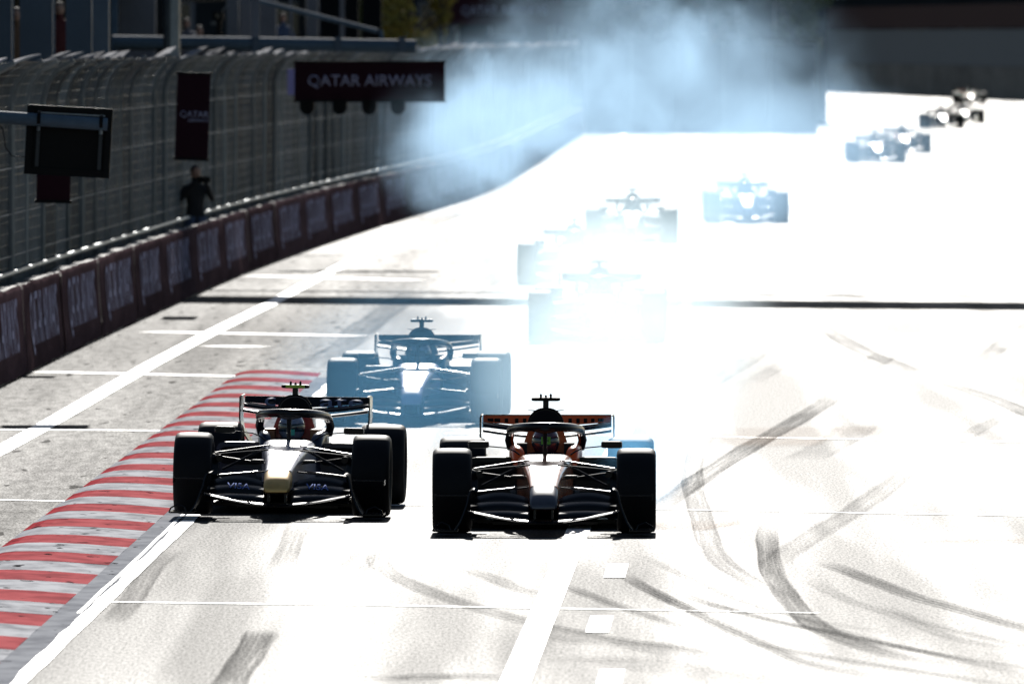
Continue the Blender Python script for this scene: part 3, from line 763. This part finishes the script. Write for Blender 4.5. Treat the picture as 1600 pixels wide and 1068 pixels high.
def ring(hw, z0, z1, y, n=20, p=2.6, cx=0, topw=None):
    pts = []
    for k in range(n):
        a = 2*math.pi*k/n; c, s = math.cos(a), math.sin(a)
        x = math.copysign(abs(c)**(2/p), c)*hw; z = math.copysign(abs(s)**(2/p), s)
        if topw is not None and z > 0: x *= 1 - (1-topw)*z
        pts.append((cx+x, y, (z0+z1)/2 + z*(z1-z0)/2))
    return pts
def lerp_ring(pts, n=20, p=2.6, **kw):
    return [ring(hw, z0, z1, y, n, p, **kw) for (y, hw, z0, z1) in pts]

ROLE = {}
def part(mb, name, role, parent, smooth=None):
    o = mb.build(name, None, parent, smooth); o.data.materials.append(M_carbon); ROLE[o.name] = role; o['_r'] = role; return o

def make_wheel(car, x, y, wid, rad=.36, face=1):
    """x: centre; face +1: outer side towards +x"""
    rim = MB(); h = wid/2
    def lathe(profile, n=40):
        return [[(x + px*face, y + r*math.cos(a), rad + r*math.sin(a)) for a in [2*math.pi*k/n for k in range(n)]] for px, r in profile]
    rr = .235
    rim.rings(lathe([(-h*.8,.06),(-h*.8,rr),(h*.78,rr),(h*.80,rr*.9),(h*.70,rr*.55),(h*.74,.06)], 28))
    w = part(rim, 'wheel', 'rim', car, 30)
    ty = MB(); pr = [(-h*.80,rr),(-h*.97,.27),(-h,.305),(-h*.97,.333),(-h*.88,.350),(-h*.72,.358),(-h*.35,.3605),(0,.361),(h*.35,.3605),(h*.72,.358),(h*.88,.350),(h*.97,.333),(h,.305),(h*.97,.27),(h*.80,rr)]
    ty.rings(lathe(pr), cap=False); part(ty, 'tyre', 'tyre', w, 50)
    nt_ = MB(); nt_.rings(lathe([(h*.72,.001),(h*.72,.045),(h*.82,.035),(h*.82,.001)], 12)); part(nt_, 'wheel_nut', 'arm', w)
    return w

def wing_surface(xs, f, chord, thick, nseg=6):
    """spanwise stations xs; f(x) -> (y_le, z_le, angle) ; returns MB"""
    m = MB(); rings = []
    for x in xs:
        y0, z0, ang = f(x); rg = []
        up = [(0,0),(.08,.6),(.3,1),(.6,.7),(1,.05)]; dn = [(1,-.05),(.6,-.25),(.3,-.35),(.08,-.3)]
        for c, t_ in up+dn:
            yy, zz = c*chord, t_*thick
            rg.append((x, y0+yy*math.cos(ang)-zz*math.sin(ang), z0+yy*math.sin(ang)+zz*math.cos(ang)))
        rings.append(rg)
    return m.rings(rings)

def build_car():
    car = empty('race_car')
    # nose and monocoque
    nose = MB().rings(lerp_ring([(-1.10,.095,.240,.262),(-1.075,.112,.230,.298),(-1.0,.117,.228,.345),(-.88,.120,.235,.398),(-.78,.123,.24,.428)], 28, p=4.5)); part(nose, 'nose_tip', 'tip', car, 50)
    bd = MB().rings(lerp_ring([(-.78,.1225,.241,.4275),(-.5,.132,.26,.463),(-.2,.146,.28,.500),(.1,.166,.29,.538),(.4,.190,.27,.578),(.7,.214,.22,.612),(.95,.236,.16,.635),(1.02,.240,.15,.636)], 40, p=6.5)); part(bd, 'nose', 'nose', car, 50)
    tub = MB().rings(lerp_ring([(1.02,.2395,.15,.630),(1.2,.25,.10,.618),(1.6,.27,.07,.60),(2.0,.30,.06,.62),(2.3,.30,.06,.66)], 24, p=3.6)); part(tub, 'monocoque', 'body', car, 50)
    for s in (-1, 1):     # cockpit sides
        cs = MB().rings([ring(.055, .52, z, y, 14, 3, cx=s*cx) for y, z, cx in ((1.30,.56,.215),(1.34,.63,.222),(1.40,.685,.235),(1.6,.700,.25),(1.85,.700,.262),(2.2,.68,.22))]); part(cs, 'cockpit_side', 'accent', car, 50)
        hr = MB().box((s*.205-.045,1.60,.60),(s*.205+.045,1.95,.715)); part(hr, 'headrest_pad', 'seat', car)
    hb = MB().rings([ring(.185, .6, .845, 1.90, 20, 5, topw=.8), ring(.175, .6, .88, 2.0, 20, 5, topw=.7)]); part(hb, 'headrest_back', 'accent2', car, 50)
    # engine cover and airbox
    ec = MB().rings([ring(.150,.70,1.005,1.98,24,2.2),ring(.156,.62,1.01,2.12,24,2.2),ring(.165,.45,.97,2.5,24,2.3),ring(.15,.30,.86,3.0,24,2.3),ring(.11,.25,.68,3.5,24,2.3),ring(.07,.25,.50,4.0,24,2.3)], cap=True); part(ec, 'engine_cover', 'body', car, 50)
    inl = MB().rings([ring(.136,.715,.99,1.960,24,2.2), ring(.130,.72,.985,1.978,24,2.2)]); part(inl, 'airbox_inlet', 'shade_plug', car)  # solid plug, shade of the opening painted as near-black colour
    fin = MB().box((-.008,2.4,.8),(.008,3.7,.90)); part(fin, 'shark_fin', 'body', car)
    rimi = MB(); r0 = ring(.151,.70,1.007,1.975,28,2.2); rimi.tube([Vector(p) for p in r0+[r0[0]]], .009, 6, cap=False); part(rimi, 'inlet_lip', 'arm', car, 60)
    # camera T
    tc = MB().box((-.025,2.0,.97),(.025,2.09,1.075)); tc.box((-.04,1.99,.98),(.04,2.1,1.01)); st = part(tc, 'camera_mast', 'carbon', car)
    cb_ = MB().rings([ring(.125, 1.068, 1.100, y, 16, 6) for y in (1.99,2.10)]); part(cb_, 'camera_pod', 'pod', st)
    cg = MB().box((-.085,1.984,1.073),(.085,1.989,1.096)); part(cg, 'pod_marking', 'podmark', st)
    for xx, hh in ((-.043,.032),(.043,.032),(0,.02)):
        a = MB().tube([(xx,2.04,1.095),(xx,2.04,1.10+hh*.6),(xx,2.04,1.10+hh)], [.009,.011,.004], 8); part(a, 'pod_sensor', 'carbon', st)
    for s in (-1, 1):
        a = MB().tube([(s*.07,2.02,.975),(s*.10,2.02,.985),(s*.16,2.02,.992)], [.008,.006,.002], 6); part(a, 'winglet', 'carbon', car)
    # halo
    h = MB(); pts = []
    for k in range(25):
        a = math.pi*k/24; xx = -.305*math.cos(a); q = math.sin(a)
        yy = 1.98 - 1.02*q**.75; zz = .80 + .075*q**.6
        if k in (0, 24): zz = .79
        pts.append((math.copysign(abs(xx)**.9*.305**.1, xx), yy, zz))
    pts = [(-.30,2.06,.66),(-.318,2.02,.73)] + pts + [(.318,2.02,.73),(.30,2.06,.66)]
    h.tube(pts, .037, 12, ry=1.0); h.tube([(0,.98,.62),(0,.97,.72),(0,.965,.82),(0,.965,.865)], [.020,.017,.022,.03], 10)
    h.tube([(-.10,.995,.862),(0,.955,.852),(.10,.995,.862)], [.03,.042,.03], 10)
    part(h, 'halo', 'halo', car, 60)
    ws = MB().rings([ring(.15,.61,.640,1.05,16,3), ring(.16,.61,.655,1.06,16,3)]); part(ws, 'windscreen', 'carbon', car, 50)
    # mirrors
    for s in (-1, 1):
        mr = MB().rings([ring(.088,.690,.748,1.02,16,6,cx=s*.572), ring(.092,.688,.750,1.06,16,6,cx=s*.572), ring(.085,.693,.745,1.13,16,6,cx=s*.572)]); mr = part(mr, 'mirror', 'carbon', car, 40)
        a = MB().tube([(s*.49,1.07,.705),(s*.33,1.09,.690),(s*.26,1.12,.66),(s*.22,1.14,.63)], [.010,.010,.011,.012], 6, ry=.6); part(a, 'mirror_stalk', 'arm', mr, 60)
    # sidepods, inlets, floor
    for s in (-1, 1):
        sp = MB().rings([ring(.225,.20,.600,1.45,24,7,cx=s*.445),ring(.23,.14,.598,1.7,24,6,cx=s*.445),ring(.22,.10,.56,2.3,24,3.6,cx=s*.42),ring(.17,.08,.48,3.0,24,3,cx=s*.32),ring(.10,.08,.36,3.6,24,3,cx=s*.2)]); sp = part(sp, 'sidepod', 'pod_body', car, 50)
        ih = MB().rings([ring(.19,.40,.56,1.430,20,5,cx=s*.445), ring(.18,.41,.55,1.446,20,5,cx=s*.445)]); part(ih, 'inlet', 'shade_plug', sp)  # closed dark plug in front, its colour standing for the shaded inlet
        fb = MB().box((s*.72-.012,1.0,.05),(s*.72+.012,2.9,.16)); fb.box((s*.60-.008,.85,.06),(s*.60+.008,1.5,.30)); part(fb, 'floor_fence', 'carbon', car)
        bb_ = MB().rings([ring(.30,.20+.0,.235,y,12,5,cx=s*.46) for y in (.75,1.35)]); part(bb_, 'bargeboard', 'carbon', car)
    fl = MB().box((-.75,1.1,.045),(.75,3.3,.075)).box((-.45,.75,.045),(.45,1.1,.07)); part(fl, 'floor', 'carbon', car)
    dif = MB().box((-.45,3.5,.05),(.45,4.1,.22)); part(dif, 'diffuser', 'carbon', car)
    gbx = MB().rings(lerp_ring([(3.0,.2,.1,.45),(3.6,.13,.12,.42),(4.2,.07,.2,.36)], 14, p=3)); part(gbx, 'gearbox', 'carbon', car, 50)
    # front wing
    XS = [-.64+1.28*k/24 for k in range(25)]
    mp = wing_surface(XS, lambda x: (-1.14+.14*abs(x/.64)**1.5, .118+.085*(abs(x)/.62)**1.6, R(2)), .24, .016)
    fwg = part(mp, 'front_wing', 'carbon', car, 40)
    for s in (-1, 1):
        for (c0, zz, yy, ang, ch_, bow) in ((.12,.150,-1.0,R(24),.15,.018),(.125,.200,-.87,R(32),.13,.030),(.13,.240,-.76,R(42),.11,.050)):
            xs = [s*(c0+(.625-c0)*k/12) for k in range(13)]
            if s < 0: xs = xs[::-1]
            f2 = wing_surface(xs, lambda x: (yy+.05*abs(x), zz+bow*math.sin(math.pi*min(1,max(0,(abs(x)-c0)/(.60-c0))))**.8, ang), ch_, .018)
            part(f2, 'flap', 'wingflap', fwg, 40)
        # endplate: curled plate with footplate and outboard dive blade
        ep = MB(); rg = []
        for (x, z) in ((.585,.400),(.612,.385),(.628,.34),(.640,.28),(.668,.20),(.700,.12),(.74,.06)):
            rg.append([(s*x,-1.12+.25*(z-.06),z),(s*(x+.014),-1.12+.25*(z-.06),z),(s*(x+.014),-.55,z),(s*x,-.55,z)])
        ep.rings(rg if s < 0 else rg[::-1]); part(ep, 'endplate', 'carbon', fwg, 60)
        fp = MB().box((min(s*.72,s*.93),-1.1,.045),(max(s*.72,s*.93),-.55,.058)); fp.tube([(s*.78,-1.09,.05),(s*.80,-1.09,.10),(s*.86,-1.09,.125),(s*.92,-1.09,.09),(s*.935,-1.09,.05)], .008, 6); part(fp, 'footplate', 'carbon', fwg)
        db = MB().box((min(s*.63,s*.92),-.75,.335),(max(s*.63,s*.92),-.50,.341)); db.box((s*.92-.006,-.75,.30),(s*.92+.006,-.5,.345)); part(db, 'outboard_blade', 'carbon', fwg)
        py_ = MB().box((s*.075-.01,-1.02,.15),(s*.075+.01,-.8,.26)); part(py_, 'wing_pillar', 'carbon', fwg)
        nc = MB().rings([ring(.058,.462,.488,-.05,12,4,cx=s*.228), ring(.058,.462,.488,.12,12,4,cx=s*.228)]); part(nc, 'nose_camera', 'arm', car)
    # suspension
    def arm(name, a, b_, r=.013, fl_=.55):
        for s in (-1, 1):
            m = MB().tube([(s*a[0],a[1],a[2]),(s*b_[0],b_[1],b_[2])], r, 8, ry=fl_); part(m, name, 'arm', car, 60)
    arm('upper_wishbone', (.13,.25,.610), (.60,.02,.545)); arm('upper_wishbone', (.12,-.35,.585), (.60,-.02,.53))
    arm('lower_wishbone', (.14,.30,.385), (.60,.03,.345)); arm('lower_wishbone', (.12,-.30,.395), (.60,-.02,.34))
    arm('push_rod', (.17,.15,.585), (.53,0,.40), .014, .8); arm('track_rod', (.14,.10,.45), (.60,.10,.515), .011)
    arm('rear_wishbone', (.10,3.1,.42), (.62,3.38,.47)); arm('rear_wishbone', (.10,3.75,.42), (.62,3.42,.47)); arm('rear_wishbone', (.10,3.2,.2), (.62,3.4,.22))
    for s in (-1, 1):
        bd_ = MB().rings([[(s*.615,y*1.0,z) for y, z in ((-.15,.22),(.16,.22),(.2,.36),(.14,.54),(-.13,.54),(-.2,.36))],[(s*.565,y*.9,z) for y, z in ((-.13,.25),(.14,.25),(.18,.36),(.12,.52),(-.11,.52),(-.18,.36))]]); part(bd_, 'brake_duct', 'carbon', car)
        bi = MB().tube([(s*.548,-.17,.50),(s*.56,-.05,.50)], .032, 10); part(bi, 'brake_inlet', 'arm', car, 60)
        make_wheel(car, s*.783, 0, .335, face=s)
        make_wheel(car, s*.735, 3.4, .405, face=s)
    # rear wing
    XR = [-.565+1.13*k/24 for k in range(25)]
    rw = part(wing_surface(XR, lambda x: (3.78, .700+.06*(abs(x)/.565)**1.5, R(-3)), .24, .024), 'rear_wing', 'carbon', car, 40)
    part(wing_surface(XR, lambda x: (4.0, .735+.055*(abs(x)/.565)**1.5, R(26)), .10, .014), 'flap', 'carbon', rw, 40)
    part(MB().rings([[(x,4.12,.785+.045*abs(x)/.56),(x,4.13,.785+.045*abs(x)/.56),(x,4.18,.885),(x,4.17,.885)] for x in XR]), 'upper_flap', 'rwflap', rw)
    for s in (-1, 1):
        pts = [(.565,.90),(.578,.885),(.580,.70),(.57,.60),(.50,.49),(.43,.40)]
        rg = [[(s*x,3.72+.0*z,z),(s*(x+.014),3.72,z),(s*(x+.014),4.26,z),(s*x,4.26,z)] for x, z in pts]
        part(MB().rings(rg if s < 0 else rg[::-1]), 'endplate', 'endpl', rw, 50)
    part(MB().box((-.02,3.9,.35),(.02,4.05,.74)), 'pillar', 'carbon', rw)
    part(MB().box((-.43,3.95,.36),(.43,4.1,.385)), 'beam_wing', 'carbon', rw)
    return car

def build_driver():
    o = empty('person')
    b0 = skin_body('body', [(0,.35,-.50),(0,.15,-.30),(0,.06,-.12),(0,0,-.04),(.20,.05,-.16),(.27,-.15,-.36),(.10,-.42,-.28),(-.20,.05,-.16),(-.27,-.15,-.36),(-.10,-.42,-.28)],
        [(0,1),(1,2),(2,3),(2,4),(4,5),(5,6),(2,7),(7,8),(8,9)], [.14,.15,.14,.07,.07,.055,.045,.07,.055,.045], M_grcloth, o)
    b0['_r'] = 'suit'
    hm = MB(); uv(hm, (0,0,.07), .120, .135, .135, 20, 14); h = part(hm, 'helmet', 'helmet', o, 60)
    vs = MB(); rg = []
    for z in (.035,.06,.085,.105):
        rr = math.sqrt(max(0,1-((z-.07)/.135)**2)); rg.append([(.1225*rr*math.sin(a), -.139*rr*math.cos(a), z) for a in [R(-75)+R(150)*k/16 for k in range(17)]])
    vs.rings(rg, cap=False, closed=False); part(vs, 'visor', 'visor', h, 60)
    sd = MB(); sd.box((-.012,-.16,.19),(.012,-.10,.205)); part(sd, 'helmet_fin', 'helmet', h)
    return o

def paint_tree(o, pal):
    st = [o]
    while st:
        c = st.pop(); st += list(c.children); r = c.get('_r')
        if r and c.type == 'MESH' and r in pal:
            c.material_slots[0].link = 'OBJECT'; c.material_slots[0].material = pal[r]
def kids(o): return [c for c in bpy.data.objects if c.parent == o]
def copy_tree(o, tree_, parent=None):
    c = o.copy(); COL.objects.link(c)
    if parent is not None: c.parent = parent
    for ch in tree_.get(o.name, []): copy_tree(ch, tree_, c)
    return c
BASE = dict(tyre=M_tyre, rim=M_rim, carbon=M_carbon, arm=M_arm, halo=M_carbon, shade_plug=M_darker, seat=M_blackcloth, pod=M_black, podmark=M_black, wingflap=M_carbon,
            tip=L_navy, nose=L_silver, body=L_navy, accent=L_navy, accent2=L_navy, pod_body=L_navy, rwflap=M_carbon, endpl=M_carbon, helmet=M_helm, visor=M_visor, suit=M_grcloth)
PAL = {
 'gold': dict(BASE, tip=L_gold, nose=L_white, body=L_navy, accent=L_navy, accent2=L_red, seat=M_seat, podmark=M_tgreen, helmet=M_helm),
 'orange': dict(BASE, tip=L_anth, nose=L_chrome, body=M_carbon, accent=L_orange, accent2=L_orange, pod_body=M_carbon, helmet=M_helm2, rwflap=L_orange),
 'lilac': dict(BASE, nose=L_lilac, tip=L_lilac, body=L_navy),
 'red': dict(BASE, nose=L_red, tip=L_white, body=L_red, accent=L_red), 'green': dict(BASE, nose=L_green, tip=L_green, body=L_green),
 'silver': dict(BASE, nose=L_silver, tip=L_silver, body=M_carbon), 'white': dict(BASE, nose=L_white, tip=L_white, body=L_white)}
proto = build_car(); dproto = build_driver()
tree_ = {}
for o in bpy.data.objects:
    if o.parent is not None: tree_.setdefault(o.parent.name, []).append(o)
CARS = [ # px centre, distance, yaw deg, palette, label, driver label, height offset
 (441, 125.0, 2.0, 'gold', 'racing car with gold nose tip and green topped camera pod, right beside the red kerb', 'driver in patterned blue helmet in the gold nosed racing car'),
 (850.5, 121.0, .5, 'orange', 'racing car with orange rear wing panel straddling the wide centre line, nearest to the camera', 'driver with green helmet patch in the orange winged racing car'),
 (648, 155.0, 1.8, 'lilac', 'blue tinted racing car with lilac nose in the smoke behind the two leading cars', 'driver in the lilac nosed racing car just behind the leading pair'),
 (933, 196.0, 1.2, 'silver', 'racing car almost lost in white smoke, first one right behind the shadow bar gap', 'driver of the racing car whitened out directly behind the orange winged car'),
 (895, 242.0, 1.0, 'green', 'pale ghost of a racing car in smoke just beyond the long bar of shadow', 'driver of the ghostly racing car just beyond the bar of shadow'),
 (987, 290.0, .8, 'white', 'faint lilac grey racing car in smoke, overlapped by the ghostly car in front of it', 'driver of the faint racing car second beyond the shadow bar'),
 (1167, 322.0, -.4, 'white', 'half smoke covered racing car alone in the white middle of the track', 'driver of the lone racing car in the white middle of the track'),
 (1371, 476.0, -1.2, 'silver', 'small blue grey racing car, front one of the pair far right of the smoke', 'driver of the front car of the blue grey far pair'),
 (1414, 515.0, -1.5, 'red', 'small dark racing car half hidden behind the blue grey one', 'driver of the rear car of the blue grey far pair'),
 (1474, 651.0, -1.8, 'silver', 'tiny black racing car, lowest of the three by the far grey wall', 'driver of the lowest of the three tiny cars by the far wall'),
 (1508, 690.0, -1.8, 'white', 'tiny black racing car, middle one of the three by the far grey wall', 'driver of the middle of the three tiny cars by the far wall'),
 (1517, 885.0, -2.0, 'orange', 'tiniest racing car, touching the foot of the far grey wall', 'driver of the farthest car, at the foot of the far wall'),
]
HEADS = {}
for i, (px, d, yaw, pal, lab, dlab) in enumerate(CARS):
    c = proto if i == 0 else copy_tree(proto, tree_); dr = dproto if i == 0 else copy_tree(dproto, tree_)
    x = (px-800)*d/F*1.0
    c.location = (x, d, 0.0); c.rotation_euler = (0, 0, -R(yaw))
    if i == 0: c.rotation_euler[1] = R(.75); c.location.z = .012
    tag(c, lab, 'racing car', 'racing cars streaming into the straight')
    off = Matrix.Rotation(-R(yaw), 4, 'Z') @ Vector((0, 1.62, .66)); dr.location = c.location + off; dr.rotation_euler = c.rotation_euler
    dr.rotation_euler[2] += R(random.uniform(-6,6))
    tag(dr, dlab, 'person', 'drivers in the racing cars')
    paint_tree(c, PAL[pal]); paint_tree(dr, PAL[pal]); HEADS[i] = dr
    if i < 3: CARS[i] = (c,)
carA, carB = CARS[0][0], CARS[1][0]
def child(c, name):
    return [k for k in c.children if k.name.split('.')[0] == name][0]
# writing and marks on the two leading cars
for c, txt, mm in ((carA, 'VISA', M_txt_blue),):
    for s in (-1, 1):
        fwg = child(c, 'front_wing'); te = text_obj(txt, .20, .085, mm, fwg, 'lettering', .003)
        te.location = (s*.345, -.812, .280); te.rotation_euler = (R(-58), R(3), 0)
    ns = child(c, 'nose_tip')
    te = text_obj('GRIT', .10, .022, M_txt_blue, ns, 'lettering', .002) if False else None
    bz = MB().box((-.045,-1.0,.3345),(.045,-.97,.342)); b1 = bz.build('nose_badge', M_txt_blue, ns)
    b2 = MB().box((-.06,-1.045,.30),(.06,-1.03,.312)).build('nose_stripe', L_white, ns)
    nn = child(c, 'nose')
    for q in (-.5, -.12, .12, .4): MB().box((q*.07-.0025,-.70,.385),(q*.07+.0025,-.3,.40)).build('pinstripe', L_navy, nn)
    rw = child(c, 'rear_wing'); rw.location.z += .055
    te = text_obj('ate', .40, .11, M_txt_grey, rw, 'lettering', .003); te.location = (.32, 4.085, .835); te.rotation_euler = (R(-40), 0, 0)
    te = text_obj('c', .10, .10, M_txt_grey, rw, 'lettering', .003); te.location = (-.33, 4.085, .835); te.rotation_euler = (R(-40), 0, 0)
rw = child(carB, 'rear_wing')
for q in (-.50,-.44,-.36,-.27,-.20,-.13,.20,.27,.335,.40,.47):
    w_ = .03 if abs(q) < .43 else .05
    MB().box((q-w_*.5,4.128,.818),(q+w_*.5,4.140,.862)).build('wing_marking', M_black, rw)
MB().box((-.565,4.18,.877),(.565,4.187,.895)).build('wing_edge', M_black, rw)
ns = child(carB, 'nose_tip')
MB().rings([[(-.014,-.90,.348),(.014,-.90,.348),(0,-.86,.372)],[(-.014,-.885,.350),(.014,-.885,.350),(0,-.85,.375)]]).build('nose_emblem', M_txt_blue, ns)
MB().box((-.02,-1.035,.308),(.02,-1.0,.322)).build('nose_marking', L_orange, ns)
hB = child(HEADS[1], 'helmet'); pb = MB().box((-.03,-.150,.05),(.05,-.141,.115)).build('helmet_patch', M_gpatch, hB)
text_obj('OKX', .055, .022, M_black, pb, 'lettering', .001).location = (.01,-.151,.082)
hA = child(HEADS[0], 'helmet'); MB().box((-.02,-.152,.005),(.03,-.141,.055)).build('helmet_patch', M_teal, hA)

# ------------------------------------------------------------------ tyre smoke (real volumes)
def smoke(loc, rad, dens, nsc, col, seed, k=1.7, cut=.22, full=1.05, base=0., an=.72, step=2, rz=0, dist=.6):
    mb = MB(); uv(mb, (0,0,0), 1,1,1, 20, 12); o = mb.build('tyre_smoke'); o.location = loc; o.scale = rad; o.rotation_euler = (0, 0, R(rz))
    m = bpy.data.materials.new('tyre_smoke'); m.use_nodes = True; nt = m.node_tree; nt.nodes.clear(); t = NT(m)
    out = t.n('ShaderNodeOutputMaterial'); pv = t.n('ShaderNodeVolumePrincipled'); t.l(pv.outputs[0], out.inputs['Volume'])
    tc = t.n('ShaderNodeTexCoord').outputs['Object']; ln = t.n('ShaderNodeVectorMath', operation='LENGTH'); t.l(tc, ln.inputs[0])
    fall = t.rng(ln.outputs['Value'], .05, .97, 1, 0)
    geo = t.n('ShaderNodeNewGeometry').outputs['Position']
    nn = t.n('ShaderNodeTexNoise'); nn.inputs['Scale'].default_value = 1; nn.inputs['Detail'].default_value = 4; nn.inputs['Roughness'].default_value = .55
    nn.inputs['Distortion'].default_value = dist; t.l(t.mapv(geo, nsc, loc=(seed*3.1, seed*1.7, seed)), nn.inputs['Vector'])
    v = t.math('ADD', fall, t.math('MULTIPLY', t.math('SUBTRACT', nn.outputs[0], .5), k))
    sh = t.math('ADD', t.rng(v, cut, full, 0, 1, False), base)
    sh = t.math('MULTIPLY', sh, t.rng(fall, 0, .25, 0, 1))
    t.l(t.math('MULTIPLY', sh, dens), pv.inputs['Density']); pv.inputs['Color'].default_value = (*col, 1); pv.inputs['Anisotropy'].default_value = an
    o.data.materials.append(m); m.cycles.volume_step_rate = step
    return tag(o, kind='stuff')
SM = (.38,.58,.80); SW = (.78,.92,1.0); SV = (.50,.76,1.0); SB = (.20,.54,.92)  # whiter tints stand in for light scattered repeatedly in dense smoke
smoke((1.05,123.1,.50), (.55,1.5,.60), .30, (2.2,.8,2.2), SB, 21, base=.3, k=.8, step=1)
smoke((1.10,131.5,.50), (.85,8.0,.80), .05, (1.6,.2,1.6), SM, 1, base=.2)
smoke((.95,147,.75), (1.85,8.0,1.6), .066, (1.0,.12,1.0), (.58,.80,.96), 2, base=.5, k=1)
smoke((-1.0,146,.6), (2.0,7.0,1.4), .012, (1.0,.12,1.0), SB, 3, base=.8, k=.8)
smoke((1.5,178,.7), (2.3,13,1.7), .045, (.8,.1,.8), SW, 4, base=.3)
smoke((1.5,222,.8), (3.0,16,2.0), .047, (.6,.06,.6), (.66,.86,1.0), 5, base=.3)
smoke((4.4,302,.9), (2.6,16,1.7), .05, (.5,.05,.5), SM, 6, base=.4, k=1)
smoke((2.9,400,3.3), (5.4,28,4.2), .021, (.50,.02,.50), SM, 7, base=.10, step=3)
smoke((6.2,415,2.6), (5.4,28,4.6), .0145, (.55,.02,.50), SM, 9, base=.10, step=3)
smoke((-1.0,335,1.9), (3.6,24,3.1), .026, (.62,.02,.62), SM, 12, base=.10, step=3)
smoke((.3,372,2.0), (5.2,24,3.2), .018, (.7,.02,.7), SM, 15, base=.12, step=3)
smoke((8.6,440,.8), (6.4,26,2.6), .016, (.45,.02,.45), SM, 8, base=.5, k=1, step=3)
smoke((-1.35,251,2.3), (1.7,8,1.6), .035, (.9,.06,.9), SM, 31, base=.05, k=1.9, step=2)
